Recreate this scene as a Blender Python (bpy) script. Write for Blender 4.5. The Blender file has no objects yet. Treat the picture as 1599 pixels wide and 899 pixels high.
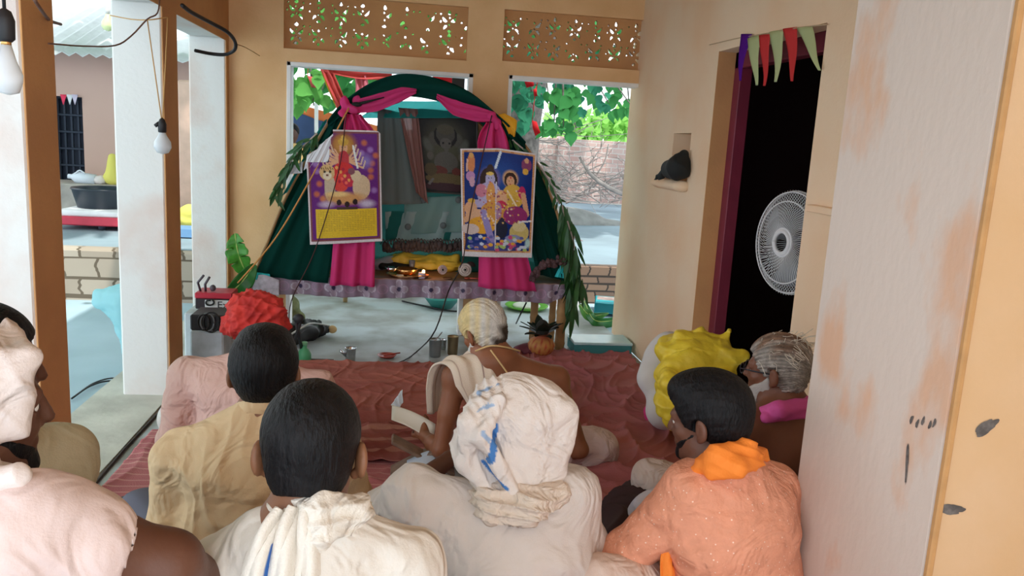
import bpy, math, random
import numpy as np
from mathutils import Matrix, Vector
random.seed(7); rng = np.random.default_rng(7)
S = bpy.context.scene
# ---------------------------------------------------------------- camera
F = 1250.0
def _n(v): v = np.array(v, float); return v/np.linalg.norm(v)
Yc = _n([-164.5, 237.5, -F]); Zc = np.array([.031, 1, 0.]); Zc = _n(Zc-Zc.dot(Yc)*Yc); Xc = np.cross(Yc, Zc)
MW = np.array([Xc, Yc, Zc])            # maps camera vectors to world vectors
CAM = np.array([0, 0, 1.5])
cd = bpy.data.cameras.new('camera'); cam = bpy.data.objects.new('camera', cd); S.collection.objects.link(cam)
cd.sensor_width = 36; cd.lens = 36*F/1599; cd.clip_start = .02; cd.clip_end = 500
m4 = Matrix([[*MW[0], CAM[0]], [*MW[1], CAM[1]], [*MW[2], CAM[2]], [0, 0, 0, 1]])
cam.matrix_world = m4; S.camera = cam
# ---------------------------------------------------------------- world, sun, exposure
w = bpy.data.worlds.new('world'); S.world = w; w.use_nodes = True
bg = w.node_tree.nodes['Background']; bg.inputs[0].default_value = (.86, .93, 1, 1); bg.inputs[1].default_value = 1.5
sl = bpy.data.lights.new('sun', 'SUN'); sl.energy = 2.0; sl.angle = .02; sl.color = (1, .95, .85)
so = bpy.data.objects.new('sun', sl); S.collection.objects.link(so)
so.rotation_euler = Vector((-.22, .36, -.90)).to_track_quat('-Z', 'Y').to_euler()
S.view_settings.view_transform = 'Standard'; S.view_settings.look = 'None'
S.view_settings.gamma = 1; S.view_settings.use_curve_mapping = False
S.view_settings.exposure = 1.0
# ---------------------------------------------------------------- picture rays onto places
def ray(x, y): return MW @ np.array([x-799.5, -(y-449.5), -F])
def px(x, y, D): d = ray(x, y); return CAM + d*(D/d[1])
def onX(x, y, X): d = ray(x, y); return CAM + d*(X/d[0])
def onZ(x, y, z): d = ray(x, y); return CAM + d*((z-CAM[2])/d[2])
# ---------------------------------------------------------------- materials
MATS = {}
def mat(name, col, rough=.7, metal=0, var=0, vscale=8, col2=None, bump=0, bscale=40, attr=None, alpha=1, emit=0,
        trans=0, sheen=0, wave=None, sss=0, spec=.4, coat=0, lo=.35, hi=.65, stretch=None, wrk=0):
    if name in MATS: return MATS[name]
    m = bpy.data.materials.new(name); m.use_nodes = True; nt = m.node_tree; N = nt.nodes; L = nt.links
    b = N['Principled BSDF']; b.inputs['Roughness'].default_value = rough; b.inputs['Metallic'].default_value = metal
    b.inputs['Specular IOR Level'].default_value = spec
    if coat: b.inputs['Coat Weight'].default_value = coat
    if sheen: b.inputs['Sheen Weight'].default_value = sheen
    if sss: b.inputs['Subsurface Weight'].default_value = sss; b.inputs['Subsurface Radius'].default_value = (.02, .008, .004)
    c = (*col, 1); b.inputs['Base Color'].default_value = c
    tc = N.new('ShaderNodeTexCoord'); src = None; vec = tc.outputs['Object']
    if stretch:
        mp = N.new('ShaderNodeMapping'); mp.inputs['Scale'].default_value = stretch; L.new(vec, mp.inputs[0]); vec = mp.outputs[0]
    if attr:
        a = N.new('ShaderNodeAttribute'); a.attribute_name = attr; src = a.outputs['Color']
    if var or col2:
        t = N.new('ShaderNodeTexNoise'); t.inputs['Scale'].default_value = vscale; t.inputs['Detail'].default_value = 6
        L.new(vec, t.inputs['Vector'])
        r = N.new('ShaderNodeValToRGB'); L.new(t.outputs['Fac'], r.inputs[0])
        r.color_ramp.elements[0].position = lo; r.color_ramp.elements[1].position = hi
        if src:
            r.color_ramp.elements[0].color = (1-var,)*3+(1,); r.color_ramp.elements[1].color = (1, 1, 1, 1)
            mx = N.new('ShaderNodeMix'); mx.data_type = 'RGBA'; mx.blend_type = 'MULTIPLY'; mx.inputs[0].default_value = 1
            L.new(src, mx.inputs[6]); L.new(r.outputs[0], mx.inputs[7]); src = mx.outputs[2]
        else:
            r.color_ramp.elements[1].color = c
            r.color_ramp.elements[0].color = (*col2, 1) if col2 else (*[x*(1-var) for x in col], 1)
            src = r.outputs[0]
    if wave:      # (scale, colour, threshold, direction)
        t = N.new('ShaderNodeTexWave'); t.inputs['Scale'].default_value = wave[0]; t.bands_direction = wave[3]
        t.inputs['Distortion'].default_value = .6; L.new(vec, t.inputs['Vector'])
        r = N.new('ShaderNodeValToRGB'); L.new(t.outputs['Fac'], r.inputs[0])
        r.color_ramp.elements[0].position = wave[2]; r.color_ramp.elements[1].position = min(1, wave[2]+.1)
        r.color_ramp.elements[0].color = (0, 0, 0, 1); r.color_ramp.elements[1].color = (1, 1, 1, 1)
        mx = N.new('ShaderNodeMix'); mx.data_type = 'RGBA'; L.new(r.outputs[0], mx.inputs[0])
        if src: L.new(src, mx.inputs[6])
        else: mx.inputs[6].default_value = c
        mx.inputs[7].default_value = (*wave[1], 1); src = mx.outputs[2]
    if src: L.new(src, b.inputs['Base Color'])
    if bump:
        t = N.new('ShaderNodeTexNoise'); t.inputs['Scale'].default_value = bscale; t.inputs['Detail'].default_value = 5
        L.new(vec, t.inputs['Vector'])
        bp = N.new('ShaderNodeBump'); bp.inputs['Strength'].default_value = bump; bp.inputs['Distance'].default_value = .01
        L.new(t.outputs['Fac'], bp.inputs['Height']); L.new(bp.outputs[0], b.inputs['Normal'])
        if wrk:
            t = N.new('ShaderNodeTexNoise'); t.inputs['Scale'].default_value = wrk; t.inputs['Detail'].default_value = 2; t.inputs['Distortion'].default_value = 1.8; L.new(vec, t.inputs['Vector'])
            b2 = N.new('ShaderNodeBump'); b2.inputs['Strength'].default_value = .8; b2.inputs['Distance'].default_value = .035
            L.new(t.outputs['Fac'], b2.inputs['Height']); L.new(bp.outputs[0], b2.inputs['Normal']); L.new(b2.outputs[0], b.inputs['Normal'])
    if emit: b.inputs['Emission Color'].default_value = c; b.inputs['Emission Strength'].default_value = emit
    if alpha < 1: b.inputs['Alpha'].default_value = alpha
    if trans: b.inputs['Transmission Weight'].default_value = trans
    MATS[name] = m; return m
def thin_cloth(name, col, see=.25, glow=.5, rough=.8):      # sheer fabric: diffuse + translucent + see-through weave
    m = bpy.data.materials.new(name); m.use_nodes = True; N = m.node_tree.nodes; L = m.node_tree.links
    out = N['Material Output']; N.remove(N['Principled BSDF'])
    d = N.new('ShaderNodeBsdfDiffuse'); t = N.new('ShaderNodeBsdfTranslucent'); a = N.new('ShaderNodeBsdfTransparent')
    for n in (d, t): n.inputs[0].default_value = (*col, 1)
    a.inputs[0].default_value = (*[min(1, .35+c*1.2) for c in col], 1)
    m1 = N.new('ShaderNodeMixShader'); m1.inputs[0].default_value = glow; L.new(d.outputs[0], m1.inputs[1]); L.new(t.outputs[0], m1.inputs[2])
    m2 = N.new('ShaderNodeMixShader'); m2.inputs[0].default_value = see; L.new(m1.outputs[0], m2.inputs[1]); L.new(a.outputs[0], m2.inputs[2])
    L.new(m2.outputs[0], out.inputs[0]); MATS[name] = m; return m
# ---------------------------------------------------------------- objects
def setp(o, label=None, cat=None, group=None, kind=None):
    if label: o['label'] = label
    if cat: o['category'] = cat
    if group: o['group'] = group
    if kind: o['kind'] = kind
    return o
def empty(name, loc, label, cat, group=None):
    o = bpy.data.objects.new(name, None); S.collection.objects.link(o); o.location = Vector([float(c) for c in loc]); o.empty_display_size = .05
    return setp(o, label, cat, group)
def obj(name, geo, m, parent=None, smooth=True, cols=None, label=None, cat=None, group=None, kind=None, origin=None):
    V, Fc = geo; V = np.asarray(V, float).reshape(-1, 3)
    if parent is not None: V = V-np.array(parent['_w'] if '_w' in parent else parent.location)
    elif origin is not None: V = V-np.array(origin)
    elif kind != 'structure': origin = np.array([(V[:, 0].min()+V[:, 0].max())/2, (V[:, 1].min()+V[:, 1].max())/2, V[:, 2].min()]); V = V-origin
    me = bpy.data.meshes.new(name)
    if isinstance(Fc, np.ndarray):
        nf, k = Fc.shape; me.vertices.add(len(V)); me.vertices.foreach_set('co', V.astype(np.float32).ravel())
        me.loops.add(nf*k); me.loops.foreach_set('vertex_index', Fc.astype(np.int32).ravel())
        me.polygons.add(nf); me.polygons.foreach_set('loop_start', np.arange(0, nf*k, k, dtype=np.int32))
        me.update(calc_edges=True)
    else: me.from_pydata(V.tolist(), [], [list(map(int, f)) for f in Fc]); me.update()
    me.materials.append(m)
    me.polygons.foreach_set('use_smooth', [bool(smooth)]*len(me.polygons))
    if cols is not None:
        ca = me.color_attributes.new('Col', 'FLOAT_COLOR', 'POINT')
        c4 = np.ones((len(V), 4), np.float32); c4[:, :3] = cols; ca.data.foreach_set('color', c4.ravel())
    o = bpy.data.objects.new(name, me); S.collection.objects.link(o)
    if parent is not None: o.parent = parent
    elif origin is not None: o.location = Vector([float(c) for c in origin])
    if parent is not None and parent.type == 'MESH':
        pass
    return setp(o, label, cat, group, kind)
def sub(name, geo, m, part, **k):      # a sub-part: child of a part whose own frame is its thing's frame
    thing = part.parent if part.parent is not None else part
    V = np.asarray(geo[0], float).reshape(-1, 3)-np.array(thing.location)
    o = obj(name, (V, geo[1]), m, None, origin=(0, 0, 0), **k); o.parent = part; o.location = (0, 0, 0); return o
def join(*gs):
    V = []; Fs = []; n = 0
    for g in gs:
        v = np.asarray(g[0], float).reshape(-1, 3); V.append(v); Fs += [[int(i)+n for i in f] for f in g[1]]; n += len(v)
    return np.vstack(V), Fs
def rotz(a): c, s = math.cos(a), math.sin(a); return np.array([[c, -s, 0], [s, c, 0], [0, 0, 1.]])
def rotx(a): c, s = math.cos(a), math.sin(a); return np.array([[1., 0, 0], [0, c, -s], [0, s, c]])
def roty(a): c, s = math.cos(a), math.sin(a); return np.array([[c, 0, s], [0, 1., 0], [-s, 0, c]])
def box(lo, hi, R=None, bev=.004):
    lo = np.array(lo, float); hi = np.array(hi, float); c = (lo+hi)/2; h = (hi-lo)/2; b = min(bev, h.min()*.45)
    V = []; idx = {}
    for sx in (-1, 1):
        for sy in (-1, 1):
            for sz in (-1, 1):
                s = np.array([sx, sy, sz])
                for a in range(3):
                    v = s*(h-b); v[a] = s[a]*h[a]; idx[(sx, sy, sz, a)] = len(V); V.append(v)
    Fs = []
    for a in range(3):
        o = [i for i in range(3) if i != a]
        for s in (-1, 1):
            q = []
            for (p, r) in ((-1, -1), (1, -1), (1, 1), (-1, 1)):
                k = [0, 0, 0]; k[a] = s; k[o[0]] = p; k[o[1]] = r; q.append(idx[(*k, a)])
            Fs.append(q)
        for p in (-1, 1):
            for r in (-1, 1):
                k1 = [0]*3; k2 = [0]*3; k1[o[0]] = k2[o[0]] = p; k1[o[1]] = k2[o[1]] = r; k1[a] = -1; k2[a] = 1
                Fs.append([idx[(*k1, o[0])], idx[(*k2, o[0])], idx[(*k2, o[1])], idx[(*k1, o[1])]])
    for sx in (-1, 1):
        for sy in (-1, 1):
            for sz in (-1, 1): Fs.append([idx[(sx, sy, sz, a)] for a in range(3)])
    V = np.array(V)
    if R is not None: V = V@np.asarray(R).T
    return fixn(V+c, Fs)
def fixn(V, Fs):       # outward faces for convex-ish solids
    c = V.mean(0); out = []
    for f in Fs:
        p = V[list(f)]; n = np.cross(p[1]-p[0], p[2]-p[0])
        out.append(list(f) if n.dot(p.mean(0)-c) >= 0 else list(f)[::-1])
    return V, out
def tube(pts, r, n=8, cap=True):
    pts = np.array(pts, float); m = len(pts); r = np.broadcast_to(np.array(r, float), (m,))
    T = np.gradient(pts, axis=0); T /= np.linalg.norm(T, axis=1)[:, None]+1e-9
    u = np.cross(T[0], [0, 0, 1.]); u = np.cross(T[0], [1., 0, 0]) if np.linalg.norm(u) < .1 else u; u = _n(u)
    V = []
    for i in range(m):
        u = _n(u-u.dot(T[i])*T[i]); v = np.cross(T[i], u)
        for k in range(n):
            a = 2*math.pi*k/n; V.append(pts[i]+r[i]*(math.cos(a)*u+math.sin(a)*v))
    Fs = [[i*n+k, i*n+(k+1) % n, (i+1)*n+(k+1) % n, (i+1)*n+k] for i in range(m-1) for k in range(n)]
    if cap: Fs += [list(range(n))[::-1], [(m-1)*n+k for k in range(n)]]
    return np.array(V), Fs
def curve(ctrl, n=24):      # Catmull-Rom
    P = np.array(ctrl, float); P = np.vstack([2*P[0]-P[1], P, 2*P[-1]-P[-2]]); out = []
    k = len(P)-3; per = max(2, n//k)
    for i in range(k):
        a, b, c, d = P[i:i+4]
        for t in np.linspace(0, 1, per, endpoint=False):
            out.append(.5*((2*b)+(-a+c)*t+(2*a-5*b+4*c-d)*t*t+(-a+3*b-3*c+d)*t**3))
    out.append(P[-2]); return np.array(out)
def lathe(c, prof, n=24, axis=None):
    c = np.array(c, float); V = []
    for r, z in prof:
        for k in range(n): a = 2*math.pi*k/n; V.append([r*math.cos(a), r*math.sin(a), z])
    V = np.array(V)
    if axis is not None:
        z = _n(axis); x = _n(np.cross([0, 1, 0.] if abs(z[1]) < .9 else [1., 0, 0], z)); y = np.cross(z, x); V = V@np.array([x, y, z])
    m = len(prof); Fs = [[i*n+k, i*n+(k+1) % n, (i+1)*n+(k+1) % n, (i+1)*n+k] for i in range(m-1) for k in range(n)]
    Fs += [list(range(n))[::-1], [(m-1)*n+k for k in range(n)]]
    return V+c, Fs
def blob(c, r, R=None, n=16, m=10, f=None):
    V = []
    for i in range(m+1):
        t = math.pi*i/m
        for k in range(n): a = 2*math.pi*k/n; V.append([math.sin(t)*math.cos(a), math.sin(t)*math.sin(a), math.cos(t)])
    V = np.array(V)
    s = 1 if f is None else f(V)[:, None]
    V = V*s*np.array(r)
    if R is not None: V = V@np.asarray(R).T
    Fs = [[i*n+k, (i+1)*n+k, (i+1)*n+(k+1) % n, i*n+(k+1) % n] for i in range(m) for k in range(n)]
    return V+np.array(c), Fs
def grid(P, thick=0):       # P [nu,nv,3]
    P = np.asarray(P, float); a, b, _ = P.shape; V = P.reshape(-1, 3)
    Fs = [[i*b+j, i*b+j+1, (i+1)*b+j+1, (i+1)*b+j] for i in range(a-1) for j in range(b-1)]
    if not thick: return V, Fs
    du = np.gradient(P, axis=0); dv = np.gradient(P, axis=1); N = np.cross(du, dv); N /= np.linalg.norm(N, axis=2)[:, :, None]+1e-9
    V2 = (P+N*thick).reshape(-1, 3); n = len(V); F2 = [[x+n for x in f][::-1] for f in Fs]
    rim = [i*b for i in range(a)]+[(a-1)*b+j for j in range(1, b)]+[i*b+b-1 for i in range(a-2, -1, -1)]+[j for j in range(b-2, 0, -1)]
    F3 = [[rim[i], rim[(i+1) % len(rim)], rim[(i+1) % len(rim)]+n, rim[i]+n] for i in range(len(rim))]
    return np.vstack([V, V2]), Fs+F2+F3
def strip(path, width, wdir, nv=12, rip=3, amp=.01, thick=.002, n=30, seed=0):
    # hanging / draped cloth band with lengthwise folds
    C = curve(path, n); m = len(C); wd = np.asarray(wdir, float)
    wd = np.array([wd]*m) if wd.ndim == 1 else np.array([[np.interp(i/(m-1), np.linspace(0, 1, len(wd)), wd[:, k]) for k in range(3)] for i in range(m)])
    W = np.interp(np.linspace(0, 1, m), np.linspace(0, 1, len(np.atleast_1d(width))), np.atleast_1d(width))
    T = np.gradient(C, axis=0); P = np.zeros((m, nv, 3)); v = np.linspace(-.5, .5, nv)
    for i in range(m):
        d = _n(wd[i]); nn = _n(np.cross(T[i], d))
        s = i/(m-1)
        off = amp*(np.sin(v*rip*6.28+seed+1.3*math.sin(s*4+seed))+.4*np.sin(v*rip*13+seed*2+s*3))
        P[i] = C[i]+np.outer(v*W[i], d)+np.outer(off, nn)
    return grid(P, thick)
# ---------------------------------------------------------------- distance-field modelling -> one continuous surface
def cap(a, b, ra, rb=None, k=.02, lat=None, f=1, sub=False): return ('cap', np.array(a, float), np.array(b, float), ra, ra if rb is None else rb, k, lat, f, sub)
def ell(c, r, R=None, k=.02, sub=False): return ('ell', np.array(c, float), np.array(r, float), R, k, sub)
def cut(p, n, k=0): return ('cut', np.array(p, float), _n(n), k)
def nets(Fv, org, h):
    ins = Fv < 0; nx, ny, nz = Fv.shape
    s = sum(ins[i:nx-1+i, j:ny-1+j, k:nz-1+k].astype(np.int8) for i in (0, 1) for j in (0, 1) for k in (0, 1))
    I, J, K = np.nonzero((s > 0) & (s < 8)); n = len(I); P = np.zeros((n, 3)); W = np.zeros(n)
    for a in range(3):
        o = [x for x in range(3) if x != a]
        for p in (0, 1):
            for q in (0, 1):
                d0 = [0, 0, 0]; d0[o[0]] = p; d0[o[1]] = q; d1 = list(d0); d1[a] = 1
                f0 = Fv[I+d0[0], J+d0[1], K+d0[2]]; f1 = Fv[I+d1[0], J+d1[1], K+d1[2]]
                mk = (f0 < 0) != (f1 < 0); t = np.where(mk, f0/(f0-f1+1e-12), 0)
                pos = np.tile(np.array(d0, float), (n, 1)); pos[:, a] = t
                P += pos*mk[:, None]; W += mk
    P = P/W[:, None]+np.stack([I, J, K], 1); ids = -np.ones((nx-1, ny-1, nz-1), np.int64); ids[I, J, K] = np.arange(n)
    Q = []
    for a in range(3):
        o = [(a+1) % 3, (a+2) % 3]
        sl0 = [slice(1, -1)]*3; sl1 = [slice(1, -1)]*3; sl0[a] = slice(0, Fv.shape[a]-1); sl1[a] = slice(1, Fv.shape[a])
        A = ins[tuple(sl0)]; B = ins[tuple(sl1)]
        e = np.array(np.nonzero(A != B)).T; side = A[tuple(e.T)]
        base = e.copy()
        for x in o: base[:, x] += 1
        def cid(da, db):
            c = base.copy(); c[:, o[0]] -= da; c[:, o[1]] -= db; return ids[c[:, 0], c[:, 1], c[:, 2]]
        q = np.stack([cid(1, 1), cid(0, 1), cid(0, 0), cid(1, 0)], 1); q[~side] = q[~side][:, ::-1]; Q.append(q)
    Q = np.vstack(Q); Q = Q[(Q >= 0).all(1)]
    return P*h+org, Q
def vnorm(V, Q):
    n = np.cross(V[Q[:, 2]]-V[Q[:, 0]], V[Q[:, 3]]-V[Q[:, 1]]); N = np.zeros_like(V)
    for k in range(4): np.add.at(N, Q[:, k], n)
    return N/(np.linalg.norm(N, axis=1)[:, None]+1e-12)
def sdf(prims, h=.006, disp=None, pad=.03, extra=None):
    lo = []; hi = []
    for p in prims:
        if p[0] == 'cap' and not p[8]:
            f = p[7] if p[6] is not None else 1
            r = max(p[3], p[4])*f; lo.append(np.minimum(p[1], p[2])-r); hi.append(np.maximum(p[1], p[2])+r)
        if p[0] == 'ell' and not p[5]: lo.append(p[1]-p[2].max()); hi.append(p[1]+p[2].max())
    lo = np.min(lo, 0)-pad; hi = np.max(hi, 0)+pad; sh = np.ceil((hi-lo)/h).astype(int)+1
    Fv = np.full(sh, 1.0, np.float32); ax = [lo[i]+h*np.arange(sh[i]) for i in range(3)]
    for p in prims:
        if p[0] == 'cut':
            g = (ax[0][:, None, None]-p[1][0])*p[2][0]+(ax[1][None, :, None]-p[1][1])*p[2][1]+(ax[2][None, None, :]-p[1][2])*p[2][2]
            Fv = np.maximum(Fv, g.astype(np.float32)); continue
        if p[0] == 'fn': Fv = p[1](ax[0][:, None, None], ax[1][None, :, None], ax[2][None, None, :], Fv).astype(np.float32); continue
        if p[0] == 'cap':
            _, a, b, ra, rb, k, lat, f, sb = p; r = max(ra, rb)*(f if lat is not None else 1)+k+2.5*h; l = np.minimum(a, b)-r; u = np.maximum(a, b)+r
        else:
            _, c, rr, R, k, sb = p; r = rr.max()+k+2.5*h; l = c-r; u = c+r
        i0 = np.clip(np.floor((l-lo)/h).astype(int), 0, sh); i1 = np.clip(np.ceil((u-lo)/h).astype(int)+1, 0, sh)
        if (i1 <= i0).any(): continue
        sl = tuple(slice(i0[i], i1[i]) for i in range(3))
        x = ax[0][sl[0]][:, None, None]; y = ax[1][sl[1]][None, :, None]; z = ax[2][sl[2]][None, None, :]
        if p[0] == 'cap':
            ab = b-a; L2 = ab.dot(ab)+1e-12
            t = np.clip(((x-a[0])*ab[0]+(y-a[1])*ab[1]+(z-a[2])*ab[2])/L2, 0, 1)
            vx = x-a[0]-t*ab[0]; vy = y-a[1]-t*ab[1]; vz = z-a[2]-t*ab[2]
            d2 = vx*vx+vy*vy+vz*vz
            if lat is not None:
                l_ = _n(lat); dl = vx*l_[0]+vy*l_[1]+vz*l_[2]; d2 = d2-dl*dl*(1-1/f**2)
            d = np.sqrt(np.maximum(d2, 0))-(ra+(rb-ra)*t)
        else:
            X = x-c[0]+0*y+0*z; Y = y-c[1]+0*x+0*z; Z = z-c[2]+0*x+0*y
            if R is not None: X, Y, Z = (R[0, 0]*X+R[1, 0]*Y+R[2, 0]*Z, R[0, 1]*X+R[1, 1]*Y+R[2, 1]*Z, R[0, 2]*X+R[1, 2]*Y+R[2, 2]*Z)
            k0 = np.sqrt((X/rr[0])**2+(Y/rr[1])**2+(Z/rr[2])**2); k1 = np.sqrt((X/rr[0]**2)**2+(Y/rr[1]**2)**2+(Z/rr[2]**2)**2)+1e-6
            d = k0*(k0-1)/k1
            d = np.maximum(d, -rr.min())
        A = Fv[sl]
        if sb:
            hh = np.clip(.5-.5*(A+d)/k, 0, 1); Fv[sl] = A*(1-hh)-d*hh+k*hh*(1-hh)
        else:
            hh = np.clip(.5+.5*(A-d)/k, 0, 1); Fv[sl] = A*(1-hh)+d*hh-k*hh*(1-hh)
    Fv[0] = Fv[-1] = 1; Fv[:, 0] = Fv[:, -1] = 1; Fv[:, :, 0] = Fv[:, :, -1] = 1
    V, Q = nets(Fv, lo, h)
    if disp is not None: V = V+vnorm(V, Q)*disp(V)[:, None]
    return V, Q
def folds(amp=.006, s=1., seed=0, d=(1, .3, .2)):       # cloth creases: domain-warped ridges
    d = _n(d)*38*s; e = _n(np.cross(d, [.3, .2, 1]))*16*s; g = _n(np.cross(d, e))*11*s
    def fn(V):
        w1 = np.sin(V@e+seed)+.6*np.sin(V@g*1.7+seed*2.1); w2 = np.sin(V@g+1.7*seed+w1)
        a = np.sin(V@d*.55+1.9*w1+1.2*w2+seed); b = np.sin(V@d+2.2*w2+seed*3)
        mask = .45+.55*np.sin(V@e*.5+seed*1.3+w2*.7)
        return amp*(.75*(1-2*np.abs(a)**.8)+.35*b)*mask
    return fn

def crumple(amp=.02, cell=.07, seed=0):      # sharp-edged crumpling of plastic or thin cloth
    def fn(V):
        r = np.random.default_rng(seed); lo, hi = V.min(0), V.max(0); n = int(max(12, min(260, 1.2*(np.prod(np.maximum(hi-lo, .05))**(1/3)/cell)**3))); p = r.uniform(lo, hi, (n, 3)); out = np.zeros(len(V))
        for i in range(0, len(V), 20000):
            q = V[i:i+20000]; d = np.sqrt(((q[:, None, :]-p[None])**2).sum(2)); d.partition(1, axis=1); out[i:i+20000] = np.clip((d[:, 1]-d[:, 0])/cell, 0, 1)**.8
        return amp*(.5-out)
    return fn

def facets(amp=.02, wl=.15, seed=0, n=7, bias=None):      # flat facets meeting in sharp creases
    r = np.random.default_rng(seed); D = r.normal(0, 1, (n, 3)); D /= np.linalg.norm(D, axis=1)[:, None]
    if bias is not None: D = D*np.array(bias)
    ph = r.uniform(0, 1, (n, 3)); tri = lambda x: np.abs(2*(x-np.floor(x+.5)))
    def fn(V):
        o = np.zeros(len(V))
        for i in range(n):
            w_ = wl*(.6+.9*i/n); o += (tri(V@D[i]/w_+ph[i, 0]+.55*tri(V@D[(i+2) % n]/(w_*1.4)+ph[i, 1]))-.5)*(1.25-.8*i/n)
        return amp*o/n**.5
    return fn
# ================================================================ THE SETTING
M_tan = mat('plaster_tan', (.86, .56, .30), .85, col2=(.76, .46, .22), vscale=2.5, bump=.15, bscale=60)
M_orange = mat('plaster_orange', (.62, .32, .13), .85, col2=(.52, .26, .11), vscale=3, bump=.15, bscale=60)
M_white = mat('plaster_white', (.74, .74, .72), .85, col2=(.66, .52, .46), vscale=1.6, bump=.2, bscale=40, lo=.30, hi=.48)
M_cream = mat('plaster_cream', (.86, .66, .46), .85, col2=(.84, .56, .34), vscale=1.8, bump=.15, bscale=50, lo=.3, hi=.6)
M_pier = mat('plaster_flaking', (.63, .53, .46), .8, col2=(.64, .40, .27), vscale=4.5, bump=.2, bscale=30, lo=.36, hi=.47, stretch=(1, 1, .55))
M_peach = mat('plaster_peach', (.60, .38, .20), .85, col2=(.63, .42, .25), vscale=3, bump=.1)
M_trim = mat('trim_white', (.92, .91, .90), .7, var=.06)
M_maroon = mat('maroon_paint', (.20, .02, .045), .5, var=.2, vscale=6)
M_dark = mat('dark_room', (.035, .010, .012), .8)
M_floor = mat('porch_floor', (.50, .57, .61), .55, col2=(.28, .29, .27), vscale=2.2, bump=.35, bscale=12, lo=.38, hi=.60)
M_court = mat('court_ground', (.42, .56, .65), .8, col2=(.34, .47, .55), vscale=1.2, bump=.3, bscale=9)
M_ceil = mat('ceiling_ochre', (.66, .40, .17), .9, var=.1)
M_stain = mat('stain_dark', (.045, .035, .03), .9, var=.3, vscale=40)

def walled(u0, u1, z0, z1, holes, thick, place):   # wall slab with rectangular holes; place(u, depth, z) -> xyz
    us = sorted({u0, u1, *[h[0] for h in holes], *[h[1] for h in holes]}); zs = sorted({z0, z1, *[h[2] for h in holes], *[h[3] for h in holes]})
    us = [u for u in us if u0 <= u <= u1]; zs = [z for z in zs if z0 <= z <= z1]
    solid = lambda i, j: 0 <= i < len(us)-1 and 0 <= j < len(zs)-1 and not any(h[0] < (us[i]+us[i+1])/2 < h[1] and h[2] < (zs[j]+zs[j+1])/2 < h[3] for h in holes)
    V = []; Fs = []
    def quad(*p): n = len(V); V.extend([place(*q) for q in p]); Fs.append([n, n+1, n+2, n+3])
    for i in range(len(us)-1):
        for j in range(len(zs)-1):
            if not solid(i, j): continue
            a, b, c, d = us[i], us[i+1], zs[j], zs[j+1]
            quad((a, 0, c), (b, 0, c), (b, 0, d), (a, 0, d)); quad((a, thick, d), (b, thick, d), (b, thick, c), (a, thick, c))
            if not solid(i-1, j): quad((a, 0, c), (a, 0, d), (a, thick, d), (a, thick, c))
            if not solid(i+1, j): quad((b, thick, c), (b, thick, d), (b, 0, d), (b, 0, c))
            if not solid(i, j-1): quad((a, thick, c), (b, thick, c), (b, 0, c), (a, 0, c))
            if not solid(i, j+1): quad((a, 0, d), (b, 0, d), (b, thick, d), (a, thick, d))
    return np.array(V), Fs
YB = 6.05; XL = -1.26; XR = 1.72; ZC = 2.95
ST = dict(kind='structure')
P_ = lambda x, y: px(x, y, YB)
o1 = (P_(447, 300)[0], P_(731, 300)[0], 0, (P_(447, 97)[2]+P_(728, 113)[2])/2)
o2 = (P_(785, 300)[0], P_(1019, 300)[0], 0, (P_(785, 119)[2]+P_(1028, 130)[2])/2)
j1 = (P_(443, 60)[0], P_(730, 60)[0], P_(443, 75)[2], P_(443, -12)[2])
j2 = (P_(786, 60)[0], P_(1037, 60)[0], P_(786, 95)[2], P_(786, 14)[2])
obj('wall_back', walled(-1.32, XR+.2, 0, ZC, [o1, o2, j1, j2], .13, lambda u, t, z: (u, YB+t, z)), M_tan, smooth=False, **ST)
# white painted surrounds of the two openings
for k, o in enumerate((o1, o2)):
    g = [box((o[0]-.0, YB-.008, 0), (o[0]+.03, YB+.135, o[3])), box((o[1]-.035, YB-.008, 0), (o[1], YB+.135, o[3])), box((o[0], YB-.008, o[3]-.03), (o[1], YB+.135, o[3]))]
    obj('window_%d' % (k+1), join(*g), M_trim, smooth=False, **ST)
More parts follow.
